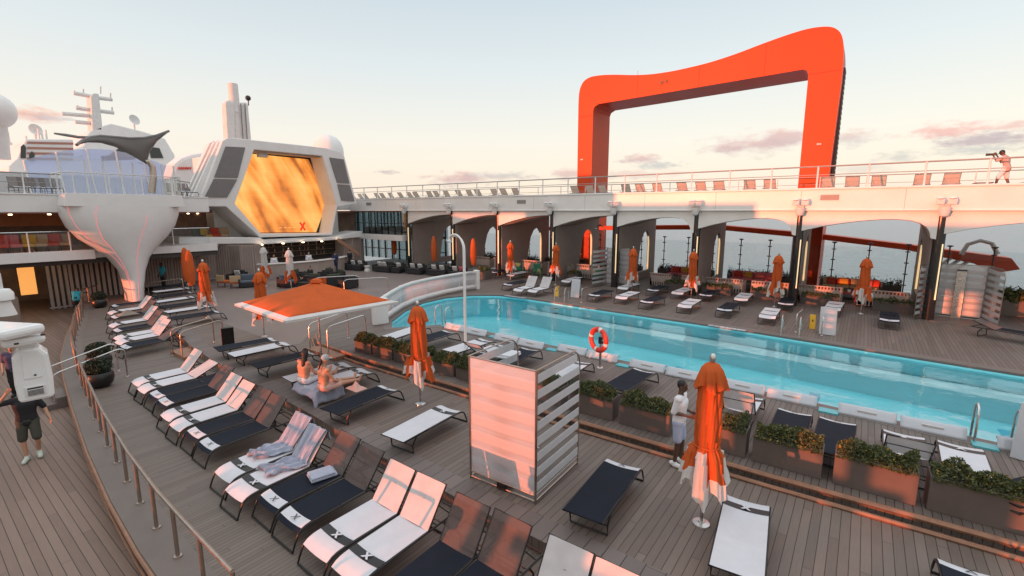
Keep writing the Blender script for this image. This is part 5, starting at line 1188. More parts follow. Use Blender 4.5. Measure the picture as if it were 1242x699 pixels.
# notice boards and markings
def board(x,y,rz,w,h,label,m,txt=True):
    t = thing('notice_board',label,'notice board',(x,y,Z_P),rz,None)
    for s in (-1,1):
        b = MB(); b.obox((0,s*.13,h/2),(1,0,0),(0,1,s*.22),w/2,.015,h/2); pn = b.build('panel', M[m], t, bevel=.008)
    b = MB()
    if txt:
        for k in range(7): 
            z_ = h*(.86-.1*k); yy = -.13-.022+(z_-h/2)*.22*0
            b.obox((rndp.uniform(-.05,.05)*w,-.15+ (z_-h/2)*.22,z_),(1,0,0),(0,.22,1),w*rndp.uniform(.2,.36),.006,.004)
        b.build('printed_lines', M['printblue'], t)
    return t
board(-.86,22.4,R(8),.56,1.1,'white notice board with blue print standing at the far pool edge','acrylic')
board(-13.0,23.6,R(12),.5,1.05,'small white notice board across the pool left of the shower screen','acrylic')
board(3.3,13.15,R(-18),.95,1.12,'pale leaning panel cut by the right edge on the near pool side','acrylic',False)
for i,(x,y,lab) in enumerate([(-1.42,23.1,'yellow wet floor sign left of the white notice board'),(-14.0,23.2,'yellow wet floor sign left of the small notice board')]):
    t = thing('floor_sign',lab,'warning sign',(x,y,Z_P),R(10),'yellow floor signs')
    for s in (-1,1):
        b = MB(); b.obox((0,s*.09,.30),(1,0,0),(0,1,s*.28),.10,.01,.30); b.build('panel', M['yellow'], t)
    b = MB(); b._add([(-.07,-.103,.25),(.07,-.103,.25),(0,-.085,.42)],[(0,1,2)]); b.build('pictogram', M['black'], t)
def depth_mark(x,y,rz,txt,lab):
    t = thing('depth_marker',lab,'pool marking',(x,y,.205),rz,'pool depth markings')
    b = MB(); b.box(-.75,.75,-.25,-.02,.012,.018); b.build('plate', M['acrylic'], t)
    cu = bpy.data.curves.new('depth_text','FONT'); cu.body = txt; cu.size = .16; cu.align_x = 'CENTER'; cu.extrude = .002; cu.space_character = 1.3
    o = bpy.data.objects.new('lettering', cu); COL.objects.link(o); dg = bpy.context.evaluated_depsgraph_get(); me = bpy.data.meshes.new_from_object(o.evaluated_get(dg)); bpy.data.objects.remove(o)
    me.materials.clear(); me.materials.append(M['cushblue']); q = inst('lettering', me, t, (0,-.20,.021), (0,0,0))
depth_mark(-4.3,21.12,R(-5),'1.4 M  4 FT 7 IN','white pool depth marking on the far edge before the navy lounger')
depth_mark(-15.8,21.64,R(-1),'1.4 M  4 FT 7 IN','white pool depth marking on the far edge near the curved end')
# ================================================================ rail along the terrace
railing('terrace_railing','curved bronze railing between boardwalk and terrace, far part',[(x,y,-.25) for x,y in RAIL if x < -20],.85,1.1,(M['bronze'],M['bronze']),(1,),None,.024,.03)
railing('terrace_railing','curved bronze railing between boardwalk and terrace, near part beside the loungers',[(-18.8,3.16,-.25)]+[(x,y,-.25) for x,y in RAIL[::-1] if -18 < x < -5.5]+[(-6.0,2.13,-.25)],.85,1.1,(M['bronze'],M['bronze']),(1,),None,.024,.03)
t = thing('rail_cap','rounded white lamp housing at the bottom edge of the photo','lamp housing',(-5.55,2.02,.42))
b = MB(); b.lathe([(.02,.30),(.12,.28),(.16,.2),(.16,.05),(.10,0)],n=20); b.build('hood', M['whitegloss'], t); b = MB(); b.cyl((0,0,-.67),(0,0,.05),.05,n=10); b.build('stem', M['bronze'], t)
# ================================================================ cabana and lounge furniture
def sofa(x,y,z,rz,w,label,shell,cush,backs,group=None,slats=False,name='sofa',pillows=()):
    t = thing(name,label,'sofa',(x,y,z),rz,group); d = .85
    b = MB(); b.box(-w/2,w/2,-d/2,d/2,.06,.34); b.build('base', M[shell], t, bevel=.02)
    b = MB(); b.box(-w/2,w/2,d/2-.1,d/2,.06,.72); b.box(-w/2,-w/2+.1,-d/2,d/2,.06,.6); b.box(w/2-.1,w/2,-d/2,d/2,.06,.6)
    if slats:
        n=int(w/.13)
        for k in range(n): b.box(-w/2+.03+k*.13,-w/2+.09+k*.13,d/2,d/2+.03,.04,.86)
        for s in (-1,1):
            for k in range(6): b.box(s*w/2-.015,s*w/2+.015,-d/2+.05+k*.13,-d/2+.11+k*.13,.04,.8)
        b.box(-w/2,w/2,d/2-.02,d/2+.05,.84,.9)
    b.build('surround', M['sofaslat' if slats else shell], t, bevel=.01)
    n = max(1,round(w/.75))
    for k in range(n):
        x0 = -w/2+.1+(w-.2)/n*k; b = MB(); b.box(x0+.01,x0+(w-.2)/n-.01,-d/2+.02,d/2-.1,.34,.48); b.build('seat_cushion', M[cush], t, bevel=.04)
        b = MB(); b.box(x0+.02,x0+(w-.2)/n-.02,d/2-.3,d/2-.1,.46,.86); b.build('back_cushion', M[backs[k%len(backs)]], t, bevel=.05)
    for k,(px,m) in enumerate(pillows):
        b = MB(); b.obox((px,d/2-.38,.66),(1,0,0),(0,1,.35),.22,.07,.2); b.build('pillow', M[m], t, bevel=.06)
    return t
GS = 'slatted sofas in the cabana bays'
cab = [(-10.1,'cushpink',('cushpink',),'slatted sofa with pink cushions right of the far shower screen',()),(-8.75,'cushpink',('cushpink','cushpink'),'slatted sofa with pink cushions behind the parasol at the sixth column',()),(-6.5,'cushtan',('cushpink','cushred'),'slatted sofa with pink, red and mustard pillows in the middle cabana',((.2,'cushred'),(.5,'cushyellow'))),(-4.0,'cushpink',('cushpink',),'slatted sofa with pink cushions behind the white tipped parasol',()),(-1.7,'cushtan',('cushred','cushtan'),'slatted sofa with tan and red cushions behind the notice board',()),(1.05,'cushred',('cushred','cushpink'),'slatted sofa heaped with red pillows left of the right column',((-.3,'cushred'),(.2,'cushred'),(.5,'cushpink')))]
for x,c,bk_,lab,pl in cab: sofa(x,30.6,Z_P,R(180),1.8,lab,'sofadark',c,bk_,GS,True,pillows=pl).scale=(1.15,1,1.0)
for i,(x,c,lab) in enumerate([(-9.4,'cushpink','long pink bench at the back of the cabana right of the shower screen'),(-5.4,'cushpink','long pink bench at the back of the middle cabana'),(-.4,'cushtan','long tan bench at the back of the cabana left of the right column')]):
    sofa(x,32.9,Z_P+.22,0,2.9,lab,'sofadark',c,(c,'cushred' if i==2 else c),'benches at the back of the cabanas',pillows=((-.9,'cushred'),(-.3,'cushyellow'),(.8,'cushpink')))
for i,x in enumerate((-25.9,-23.6,-20.7,-18.3,-15.8)):
    sofa(x,30.8,Z_P,R(180),1.7,f"grey slatted sofa in the left cabanas, {ORD[i]} from the left",'sofadark','cushion',('cushion',),GS,True).scale=(1.1,1,1.2)
GT='low tables in the cabanas'
for i,(x,c) in enumerate([(-7.6,'cushpink'),(-5.2,'sofadark'),(-2.9,'sofadark'),(-.4,'cushred'),(-10.9,'sofadark')]):
    t = thing('low_table',f"low {'pink' if c=='cushpink' else 'red' if c=='cushred' else 'dark'} table between cabana sofas, {ORD[[1,2,3,4,0][i]]} from the left",'table',(x,31.6,Z_P),0,GT)
    b = MB(); b.box(-.35,.35,-.35,.35,.42,.47); b.build('top', M[c], t, bevel=.01)
    for sx in (-1,1):
        for sy in (-1,1): b = MB(); b.box(sx*.3-.025,sx*.3+.025,sy*.3-.025,sy*.3+.025,0,.42); b.build('leg', M[c], t)
    b = MB(); b.lathe([(.01,.47),(.07,.47),(.08,.6),(.07,.62),(.01,.62)],n=12); q=b.build('lantern', M['whitegloss'], None); q.location=(x,31.6,Z_P); tag(q,f"small white lantern on the {ORD[[1,2,3,4,0][i]]} low cabana table from the left",'lantern','lanterns on cabana tables')
for i,(x,y) in enumerate([(-21.0,29.2),(-19.5,29.4),(-14.6,29.6)]):
    t = thing('green_chair',f"green painted chair in the left cabanas, {ORD[i]} from the left",'chair',(x,y,Z_P),R(180+20*i),'green cabana chairs')
    b = MB(); b.box(-.27,.27,-.27,.27,.4,.46); b.build('seat', M['green'], t, bevel=.02); b = MB(); b.box(-.27,.27,.22,.28,.46,1.0); b.build('backrest', M['green'], t, bevel=.02)
    for s in (-1,1): b = MB(); b.box(s*.28-.03,s*.28+.03,-.25,.25,.6,.65); b.box(s*.28-.03,s*.28+.03,-.25,-.19,0,.62); b.box(s*.28-.03,s*.28+.03,.19,.25,0,.62); b.build('armrest', M['green'], t)
# lounge seats on the left, in front of the glazed bay
GB='dark lounge sofas with white pillows'
for i,(x,y,w,lab,pl) in enumerate([(-35.3,24.6,1.9,'dark sofa with two white pillows left of the white stool',((-.4,'cushwhite'),(.45,'cushwhite'))),(-32.4,25.3,1.9,'dark sofa with white pillows right of the white stool',((-.5,'cushwhite'),(.0,'cushwhite'))),(-30.9,25.6,1.0,'dark armchair with a white pillow, middle of the lounge row',((0,'cushwhite'),)),(-29.2,26.0,1.6,'dark sofa with white pillows left of the smooth parasol cover',((-.4,'cushwhite'),(.4,'cushwhite'))),(-27.0,26.4,1.9,'dark sofa with white pillows right of the smooth parasol cover',((-.5,'cushwhite'),(.3,'cushwhite'))),(-25.1,26.6,1.3,'dark sofa with pale and red pillows at the end of the lounge row',((-.3,'cushwhite'),(.3,'cushpink')))]):
    sofa(x,y,0 if x<-21.4 else Z_P,R(8),w,lab,'cushion','cushion',('cushion',),GB,pillows=pl)
b = MB(); b.lathe([(.02,0),(.24,0),(.25,.12),(.17,.27),(.25,.42),(.25,.5),(.02,.5)],n=20); q=b.build('stool', M['offwhite']); q.location=(-33.75,24.6,0); tag(q,'white waisted drum stool between the dark sofas','stool')
GD='dark and olive lounge seats by the bar'
for i,(x,y,c,lab) in enumerate([(-36.2,15.2,'cushion','dark armchair with white pillow beside the curved wall'),(-33.2,14.6,'cushblue','slate armchair between the two white parasols'),(-31.0,16.2,'cushblue','slate lounge seat behind the right white parasol'),(-33.3,18.3,'cushgreen','olive lounge seat before the bar, leftmost'),(-31.6,18.2,'cushgreen','olive lounge seat before the bar, second from left'),(-30.2,17.8,'cushgreen','olive lounge seat before the bar, third from left'),(-28.9,18.3,'cushgreen','olive lounge seat before the bar, fourth from left'),(-27.4,18.4,'cushion','dark armchair at the right end of the olive seats'),(-32.6,20.0,'cushgreen','olive lounge seat close to the bar counter, left one'),(-30.9,19.9,'cushgreen','olive lounge seat close to the bar counter, right one'),(-29.3,16.6,'cushion','dark lounge seat behind the open parasol tip')]):
    sofa(x,y,0,R(30+35*i),1.1,lab,'cushion',c,(c,),GD,name='lounge_sofa',pillows=((0,'cushwhite'),) if i==0 else ())
for i,(x,y,m_) in enumerate([(-34.6,13.7,'cushtan'),(-33.6,14.0,'cushtan'),(-28.4,16.9,'umb')]):
    t=thing('side_chair',('tan and orange chair left of the left white parasol, outer one','tan and orange chair left of the left white parasol, inner one','orange striped armchair rising behind the open parasol')[i],'chair',(x,y,0),R(200+40*i),'orange lounge chairs')
    b=MB(); b.box(-.33,.33,-.33,.33,.3,.44); b.build('seat',M['umb'],t,bevel=.04); b=MB(); b.box(-.33,.33,.26,.36,.4,.85); b.build('backrest',M[m_],t,bevel=.04)
    for sx in (-1,1):
        for sy in (-1,1): b=MB(); b.cyl((sx*.3,sy*.3,0),(sx*.28,sy*.28,.32),.02,n=6); b.build('leg',M['black'],t)
# a standing info board at the steps; orange edge paints the sun on its side
t=thing('step_board','small black leaning board standing at the terrace steps','board',(-18.75,7.35,0),R(70))
b=MB(); b.obox((0,0,.42),(1,0,0),(0,1,.25),.2,.05,.42); b.build('panel',M['black'],t); b=MB(); b.obox((0,-.056,.42),(1,0,0),(0,1,.25),.16,.004,.36); b.build('face',M['black'],t); b=MB(); b.obox((-.205,0,.42),(1,0,0),(0,1,.25),.004,.05,.42); b.build('painted_sun_edge',M['umb'],t)
# towels
def towel(name,label,fn,nu=26,nv=40,th=.012,group=None,m='towel'):
    b=MB(); b.grid(fn,nu,nv); o=b.build(name,M[m],solid=th); return tag(o,label,'towel',group)
def drape(x,y,flip,s):
    def fn(u,v):
        # from behind the back top, over it, down the back and crumpled on the seat
        uu=(u-.5)*.60+.03*math.sin(7*v+s); w=.018*math.sin(23*u+4*v+s)+.012*math.sin(41*u-6*v)
        a=R(52); hip=.28; L=.72
        if v<.12: q=(v/.12); return (x+uu,y+hip+L*math.cos(a)+.05*(1-q)+.02,-.25+.38+L*math.sin(a)-.25*(1-q)+.03+w*.5)
        if v<.55: q=(v-.12)/.43; t_=L*(1-q); return (x+uu*(1-.1*q),y+hip+t_*math.cos(a)-.035-w*.6,-.25+.38+t_*math.sin(a)+.03+w)
        q=(v-.55)/.45; spread=1+.12*math.sin(5*q+s)-.3*q*q
        hang=max(0,abs(uu*spread+flip*.16*q)-.345)
        xx=x+uu*spread+flip*.16*q+.06*math.sin(9*q+3*u+s)*q
        return (xx,y+hip-.03-q*.62+.05*math.sin(11*u+s)*q,-.25+.405+.045*abs(math.sin(9*u+6*q+s))*(.4+q)+w*1.6-hang*1.2)
    return fn
towel('draped_towel','blue grey striped towel over the back of the left white lounger',drape(-9.45,3.36+.99,-1,0.5),group='draped towels')
towel('draped_towel','blue grey towel over the back of the right white lounger, end hanging off the side',drape(-8.65,3.22+.99,-1.2,2.1),group='draped towels')
b=MB(); b.box(-.17,.17,-.24,.24,0,.05); b.box(-.165,.165,-.23,.2,.05,.085); q=b.build('folded_towel',M['towel'],bevel=.02); q.location=(-7.8,4.45,.148); q.rotation_euler=(0,0,R(-16)); tag(q,'folded blue grey towel lying on the navy lounger seat','towel')
b=MB(); b.box(-.3,.3,-.35,.35,0,.07); b.box(-.28,.29,-.3,.33,.07,.12); q=b.build('folded_towel',M['shirtwhite'],bevel=.025); q.location=(-8.62,11.35,.595); q.rotation_euler=(0,0,R(10)); tag(q,'white folded towel on the head end of a navy poolside lounger','towel')
def seat_towel(u,v):
    x=-11.55+(u-.5)*1.35; y=6.25+v*.9; z=.40+.02*math.sin(14*u+5*v)
    if u>.78: z-=(u-.78)*1.5; x-=(u-.78)*1.0
    if v<.1: z-=(.1-v)*1.6
    return (x+.02*math.sin(20*v),y,z)
towel('spread_towel','grey blue towel spread under the two seated women',seat_towel)
rnd=random.Random(2)
b=MB(); b.grid(lambda u,v:(-28.3+(u-.5)*.6,6.75+(v-.5)*.8,.15+.16*math.sin(math.pi*u)*math.sin(math.pi*v)*(1+.4*math.sin(9*u+7*v))),14,14); tag(b.build('clothes_bundle',M['tarp']),'crumpled bundle of clothes on a navy lounger below the white column','clothes')
b=MB(); b.grid(lambda u,v:(-10.55+(u-.5)*.5,7.15+(v-.5)*.35,.40+.14*math.sin(math.pi*u)*math.sin(math.pi*v)*(1+.4*math.sin(9*u+7*v))),12,12); tag(b.build('beach_bag',M['clothpink']),'pink and white cloth bag beside the seated women','bag')
# ================================================================ white weatherproof moving-head lamps on arms beside the viewpoint
arm=thing('lamp_arm','white flat arm plates reaching in from the left edge above the lamp','arm',(0,0,0))
c=Vector((-5.47,.63,3.80))
def seg_plate(a,b_,w,th,mname,nm):
    b=MB(); b.beam(a,b_,w,th); return b.build(nm,M[mname],arm,bevel=.03)
seg_plate(onz(-60,398,4.17),onz(30,403,4.17),.30,.08,'whitegloss','arm_plate')
seg_plate(onz(0,418,4.08),onz(54,409,4.08),.12,.07,'whitegloss','arm_plate')
b=MB()
for px,py in ((20,418),(52,407)): p=onz(px,py,4.12); b.cyl(p,p+Vector((0,0,.012)),.014,n=8)
b.build('bolt',M['black'],arm)
mv=thing('moving_lamp','white bulky moving head lamp hiding the head of the man below','stage lamp',c+Vector((0,0,-.03)),R(82)); mv.scale=(.62,.62,.58)
def shell(w,d,h,ch): return [(-w,-h),(w,-h),(w+ch*.2,-h*.3),(w,h*.72),(w-ch,h),(-w+ch,h),(-w,h*.72),(-w-ch*.2,-h*.3)]
b=MB(); b.prism([shell(.17,.2,.38,.07)],lambda a_,c_,d_:(a_,d_,c_),-.17,.17); b.build('housing',M['whitegloss'],mv,bevel=.045)
b=MB(); b.prism([[(-.09,-.05),(.09,-.05),(.075,.36),(-.075,.36)]],lambda a_,c_,d_:(a_,d_,c_),-.185,-.16); b.build('front_cover',M['whitegloss'],mv,bevel=.012)
b=MB(); b.box(-.10,.10,-.19,-.16,-.30,-.16); b.build('display_frame',M['offwhite'],mv,bevel=.01)
b=MB()
for k in range(5): b.box(-.075,.075,-.194,-.188,-.285+k*.016,-.277+k*.016)
b.box(-.075,.075,-.194,-.188,-.195,-.175); b.build('display_slots',M['black'],mv)
b=MB(); b.cyl((.02,-.192,.0),(.02,-.18,.0),.013,n=10); b.build('knob',M['black'],mv)
b=MB(); b.box(-.10,.10,-.12,.12,.36,.46); b.build('yoke',M['offwhite'],mv,bevel=.03)
cz=onz(3,356,4.2); t=thing('moving_lamp','white rounded lamp head at the left edge above the boardwalk','stage lamp',cz)
t.scale=(.45,)*3
b=MB(); b.lathe([(.02,.12),(.14,.10),(.2,.0),(.2,-.16),(.10,-.2)],n=20); b.build('housing',M['whitegloss'],t); b=MB(); b.cyl((0,0,-.55),(0,0,-.2),.2,.12,n=16); b.build('cone',M['offwhite'],t); b=MB(); b.cyl((0,0,.1),(0,0,.5),.03,n=8); b.build('hanger',M['offwhite'],t)
# ================================================================ people: one continuous remeshed body, clothes and hair as children
def capsule(bm_, p0, p1, r0, r1, n=12):
    p0,p1=Vector(p0),Vector(p1); d=(p1-p0); L=d.length; d=d/L if L>1e-6 else Vector((0,0,1)); u=d.orthogonal().normalized(); v=d.cross(u)
    rings=[]
    for k in range(1,4): a=math.pi/2*k/4; rings.append((p0-d*r0*math.cos(a),r0*math.sin(a)))
    rings.append((p0,r0)); rings.append((p1,r1))
    for k in range(3,0,-1): a=math.pi/2*k/4; rings.append((p1+d*r1*math.cos(a),r1*math.sin(a)))
    vs=[p0-d*r0]
    for c,r in rings:
        for k in range(n): a=2*math.pi*k/n; vs.append(c+(u*math.cos(a)+v*math.sin(a))*r)
    vs.append(p1+d*r1); fs=[]; m=len(rings)
    for k in range(n): fs.append((0,1+(k+1)%n,1+k)); fs.append((len(vs)-1,1+(m-1)*n+k,1+(m-1)*n+(k+1)%n))
    for j in range(m-1):
        for k in range(n): fs.append((1+j*n+k,1+j*n+(k+1)%n,1+(j+1)*n+(k+1)%n,1+(j+1)*n+k))
    bm_._add(vs,fs)
def ellip(bm_,c,rx,ry,rz_,rot=None,n=16):
    b=MB(); b.ball((0,0,0),1,n); rot=rot or Matrix.Identity(3)
    bm_._add([Vector(c)+rot@Vector((p[0]*rx,p[1]*ry,p[2]*rz_)) for p in b.v],b.f)
def remesh(b,name,m,parent,voxel,it=4):
    me=bpy.data.meshes.new(name); me.from_pydata(b.v,[],b.f); o=bpy.data.objects.new(name,me); COL.objects.link(o)
    r=o.modifiers.new('r','REMESH'); r.mode='VOXEL'; r.voxel_size=voxel; s=o.modifiers.new('s','SMOOTH'); s.iterations=it; s.factor=.5
    dg=bpy.context.evaluated_depsgraph_get(); m2=bpy.data.meshes.new_from_object(o.evaluated_get(dg)); m2.name=name; bpy.data.objects.remove(o)
    m2.materials.clear(); m2.materials.append(m); m2.polygons.foreach_set('use_smooth',[True]*len(m2.polygons))
    q=bpy.data.objects.new(name,m2); COL.objects.link(q); q.parent=parent; return q
STAND=dict(pelvis=(0,0,.95),waist=(0,.0,1.10),chest=(0,.01,1.30),neck=(0,0,1.47),head=(0,.02,1.62),
 shL=(-.18,0,1.42),shR=(.18,0,1.42),elL=(-.23,-.02,1.14),elR=(.23,-.02,1.14),haL=(-.24,.08,.90),haR=(.24,.08,.90),
 hipL=(-.09,0,.92),hipR=(.09,0,.92),knL=(-.10,.02,.50),knR=(.10,.02,.50),anL=(-.10,-.02,.09),anR=(.10,-.02,.09),toL=(-.12,.17,.035),toR=(.12,.17,.035))
def person(label,loc,rz,pose,skin,top=None,bottom=None,shoes=None,hair='short',sleeve=1.0,legs=.55,scale=1.0,look=0,female=False,voxel=.011,group=None,skirt=None):
    P={k:Vector(v) for k,v in {**STAND,**pose}.items()}; t=thing('person',label,'person',loc,rz,group); t.scale=(scale,)*3
    b=MB(); sw=.92 if female else 1.0
    def seg(a,c,r0,r1): capsule(b,P[a],P[c],r0,r1)
    ax=(P['shR']-P['shL']).normalized()
    def torso(bb,g):
        for s in (-.075,0,.075):
            capsule(bb,P['pelvis']+ax*s,P['waist']+ax*s*.85,.098+g,.088+g); capsule(bb,P['waist']+ax*s*.85,P['chest']+ax*s*1.15,.088+g,.102+g)
            capsule(bb,P['chest']+ax*s*1.15,(P['shL']+P['shR'])/2+ax*s*1.1-Vector((0,0,.02)),.10+g,.062+g)
        for s in ('L','R'): capsule(bb,P['chest']*.35+((P['shL']+P['shR'])/2)*.65,P['sh'+s],.07+g,.058+g)
    torso(b,0)
    seg('neck','head',.052,.048); capsule(b,(P['shL']+P['shR'])/2,P['neck'],.075,.055)
    H=P['head']; up=(P['head']-P['neck']).normalized(); fw=Vector((math.sin(look),math.cos(look),0)); fw=(fw-up*fw.dot(up)).normalized(); rt=fw.cross(up); Rm=Matrix((rt,fw,up)).transposed()
    ellip(b,H+up*.03,.073,.092,.105,Rm); ellip(b,H-up*.045+fw*.02,.056,.07,.065,Rm)
    capsule(b,H+fw*.085+up*.015,H+fw*.105-up*.015,.010,.014,8)
    for s in (-1,1): ellip(b,H+rt*s*.076-fw*.005,.012,.022,.032,Rm,10)
    for s in ('L','R'):
        seg('sh'+s,'el'+s,.050*sw,.040*sw); seg('el'+s,'ha'+s,.039*sw,.027*sw); seg('hip'+s,'kn'+s,.082,.055); seg('kn'+s,'an'+s,.054,.036)
        capsule(b,P['an'+s]-Vector((0,0,.03)),P['to'+s],.040,.032); capsule(b,P['an'+s],P['an'+s]-(P['to'+s]-P['an'+s]).normalized()*.05-Vector((0,0,.045)),.034,.034)
        d=(P['ha'+s]-P['el'+s]).normalized(); sd=d.cross(Vector((0,0,1))); sd=sd.normalized() if sd.length>.1 else Vector((1,0,0)); nn=d.cross(sd).normalized()
        w=P['ha'+s]
        for k in (-1,0,1): capsule(b,w+d*.01+nn*k*.018,w+d*.085+nn*k*.024,.017,.016,8)
        for k,(o,l) in enumerate(((-.033,.060),(-.011,.075),(.011,.070),(.033,.055))):
            q=w+d*.09+nn*o; m_=q+d*l*.55+sd*.006; capsule(b,q,m_,.0095,.0085,8); capsule(b,m_,m_+d*l*.4+sd*.022,.0085,.0075,8)
        capsule(b,w+d*.03-nn*.03,w+d*.07-nn*.055+sd*.02,.013,.010,8)
    body=remesh(b,'body',M[skin],t,voxel)
    e=MB()
    for s in (-1,1): ellip(e,H+rt*s*.03+fw*.083+up*.028,.011,.007,.007,Rm,8)
    ellip(e,H+fw*.088-up*.052,.022,.006,.005,Rm,8)
    e.build('face_features',M['hair'],t)
    if hair:
        b=MB(); 
        if hair=='cap':
            ellip(b,H+up*.045,.082,.10,.10,Rm); q=remesh(b,'cap',M['capgrey'],t,.012,2); b=MB(); ellip(b,H+fw*.12+up*.05,.065,.075,.012,Rm); b.build('cap_peak',M['capgrey'],q)
            b=MB(); capsule(b,H-fw*.09,H-fw*.12-up*.22,.035,.018); remesh(b,'ponytail',M['hair'],t,.012,2)
        elif hair=='hat': ellip(b,H+up*.05,.082,.10,.095,Rm); ellip(b,H+up*.045+fw*.05,.08,.11,.015,Rm); remesh(b,'cap',M['hair'],t,.012,2)
        else:
            ellip(b,H+up*.045-fw*.015,.078,.094,.098,Rm)
            if hair=='long':
                capsule(b,H-fw*.05+up*.02,H-fw*.085-up*.26,.078,.06); ellip(b,H-fw*.02,.083,.085,.11,Rm)
            remesh(b,'hair',M['hair'],t,.012,2)
    if top:
        b=MB(); torso(b,.018)
        for s in ('L','R'):
            e_=P['sh'+s].lerp(P['el'+s],min(1,sleeve)); capsule(b,P['sh'+s],e_,.066,.060)
            if sleeve>1: capsule(b,P['el'+s],P['el'+s].lerp(P['ha'+s],sleeve-1),.055,.045)
        capsule(b,P['pelvis']-Vector((.06,0,.06)),P['pelvis']-Vector((-.06,0,.06)),.115,.115); remesh(b,'shirt',M[top],t,.014,4)
    if bottom:
        b=MB(); 
        for s in ('L','R'):
            capsule(b,P['hip'+s],P['hip'+s].lerp(P['kn'+s],min(1,legs*1.0+.35)),.104,.088)
            if legs>.8: capsule(b,P['kn'+s],P['kn'+s].lerp(P['an'+s],.9),.075,.06)
        capsule(b,P['hipL'],P['hipR'],.112,.112); capsule(b,P['pelvis']-ax*.06,P['pelvis']+ax*.06,.115,.115); remesh(b,'shorts' if legs<.8 else 'trousers',M[bottom],t,.014,3)
    if shoes:
        for s in ('L','R'):
            b=MB(); capsule(b,P['an'+s]-Vector((0,0,.045)),P['to'+s]+Vector((0,0,.005)),.052,.044); capsule(b,P['an'+s],P['an'+s]-(P['to'+s]-P['an'+s]).normalized()*.06-Vector((0,0,.04)),.046,.046); remesh(b,'shoe',M[shoes],t,.012,2)
    return t
# man in white: faces +x, arm bent forward
person('person in white short sleeved shirt and pale shorts standing behind the large furled parasol',(-2.62,9.12,0),R(-88),dict(elR=(.21,-.06,1.15),haR=(.14,.2,1.12),elL=(-.21,-.06,1.15),haL=(-.12,.2,1.1),knL=(-.09,.05,.5),anL=(-.10,.05,.09),toL=(-.11,.24,.035)),'skindark','shirtwhite','shortsblue','shoewhite',sleeve=.95,legs=.45,scale=1.03)
# man walking on the boardwalk towards the viewpoint
person('person in black shirt and olive shorts walking on the boardwalk behind the white lamp',(-15.45,1.55,-.75),R(258),dict(elR=(.40,.03,1.40),haR=(.24,.07,1.62),elL=(-.30,-.02,1.15),haL=(-.36,.1,.93),knL=(-.12,.10,.52),anL=(-.10,-.06,.14),toL=(-.12,.12,.05),knR=(.12,.02,.5),anR=(.10,.05,.09),toR=(.14,.24,.035)),'skin','clothblack','clotholive','shoe',sleeve=.9,legs=.6,scale=1.05)
person('person in dark purple shirt standing behind the white lamp on the boardwalk',(-21.3,2.05,-.75),R(255),dict(),'skin','clothpurple','clothblack','rubber',sleeve=.8,legs=.9,scale=.98)
q_=onz(107,378,-.75)
person('person in teal crew shirt leaning over beside the slatted wall under the gallery',(-35.9,6.35,-.75),R(70),dict(pelvis=(0,-.05,.92),waist=(0,.08,1.04),chest=(0,.25,1.16),neck=(0,.40,1.24),head=(0,.52,1.30),shL=(-.18,.34,1.22),shR=(.18,.34,1.22),elL=(-.22,.5,1.0),elR=(.25,.58,1.1),haL=(-.2,.7,.92),haR=(.26,.84,1.08)),'skindark','clothteal','clothblack','rubber',sleeve=.9,legs=.95)
person('person in teal crew shirt standing behind the loungers right of the white column',(-37.2,11.0,0),R(200),dict(),'skindark','clothteal','clothblack','rubber',sleeve=.9,legs=.95,scale=.98)
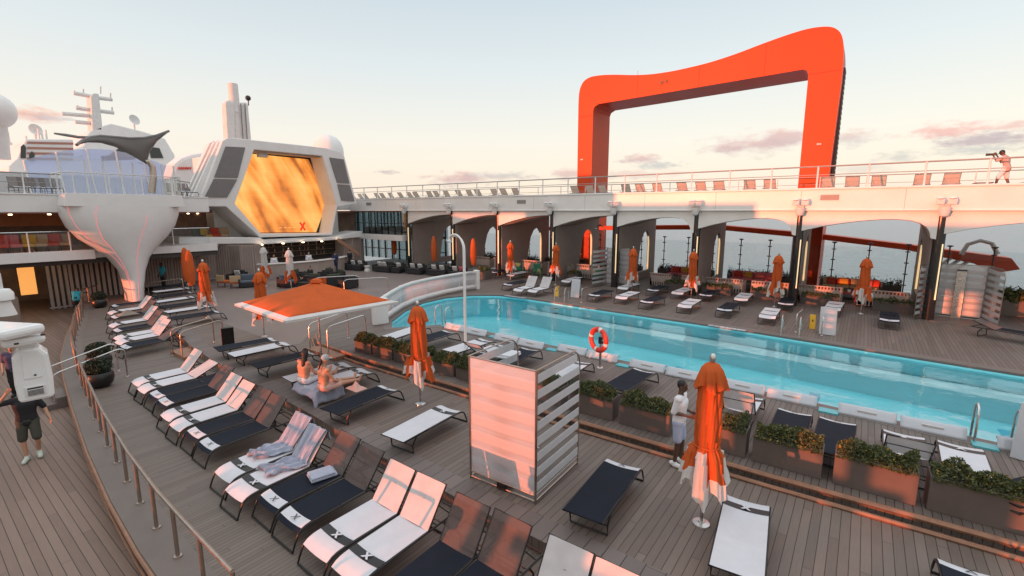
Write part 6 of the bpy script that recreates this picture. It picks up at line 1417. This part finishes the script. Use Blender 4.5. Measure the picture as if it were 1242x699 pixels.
# two women sitting on the edge of the loungers, backs to the viewpoint
SIT=dict(pelvis=(0,0,.10),waist=(0,.02,.24),chest=(0,.03,.42),neck=(0,.05,.58),head=(0,.08,.73),shL=(-.165,.04,.53),shR=(.165,.04,.53),elL=(-.22,.14,.27),elR=(.22,.14,.27),haL=(-.12,.34,.16),haR=(.12,.34,.16),hipL=(-.09,.05,.09),hipR=(.09,.05,.09),knL=(-.10,.47,.10),knR=(.12,.47,.10),anL=(-.09,.86,.06),anR=(.11,.86,.06),toL=(-.12,.92,.16),toR=(.15,.92,.16))
person('person with long black hair sitting on the white loungers, back turned, left one',(-12.0,6.5,.41),R(8),SIT,'skin',None,'shirtwhite',None,hair='long',legs=.3,look=R(-55),female=True,scale=1.12)
person('person with grey cap and ponytail sitting on the white loungers, back turned, right one',(-11.08,6.52,.41),R(-4),SIT,'skin',None,'clothpink',None,hair='cap',legs=.3,female=True,scale=1.12)
# photographer on the upper deck
person('person with cap and pale shorts raising a camera on the far upper deck',(4.62,29.6,6.0),R(70),dict(pelvis=(0,-.05,.93),chest=(0,.03,1.30),neck=(0,.10,1.46),head=(0,.17,1.58),shL=(-.18,.06,1.40),shR=(.18,.06,1.40),elL=(-.24,.28,1.24),elR=(.22,.22,1.20),haL=(-.06,.44,1.48),haR=(.08,.36,1.50),knL=(-.14,.18,.5),anL=(-.14,.22,.09),toL=(-.15,.4,.035),anR=(.13,-.2,.09),toR=(.15,-.02,.035),knR=(.12,-.05,.5)),'skindark','clothpink','beige' and 'shirtwhite','rubber',hair='hat',sleeve=.9,legs=.55)
t=thing('camera','black camera with long lens held by the photographer','camera',(4.62,29.6,6.0),R(70)); b=MB(); b.box(-.08,.08,.36,.44,1.50,1.61); b.build('camera_body',M['black'],t,bevel=.01); b=MB(); b.cyl((0,.44,1.55),(0,.70,1.56),.045,.055,n=12); b.build('lens',M['black'],t)
# people at the bar
person('person in dark blue clothes standing at the right end of the bar',(-35.6,22.8,0),R(60),dict(),'skin','clothblue','clothblue','rubber',legs=.95,voxel=.014)
person('person in black clothes next to the one in dark blue at the bar',(-36.0,24.5,0),R(100),dict(),'skin','clothblack','clothblack','rubber',legs=.95,voxel=.014)
for i,y in enumerate((18.3,21.2)): person(f"bartender in white shirt behind the bar counter, {'left' if i==0 else 'right'} one",(-36.9,y,0),R(-90),dict(haL=(-.2,.3,1.1),haR=(.2,.3,1.1)),'skin','shirtwhite','clothblack','rubber',legs=.95,voxel=.014,sleeve=1.6,group='bartenders')
person('person sitting in shade on the olive seats before the bar',(-31.2,18.0,.42),R(200),SIT,'skin','clothblack','clothblack',None,voxel=.014)
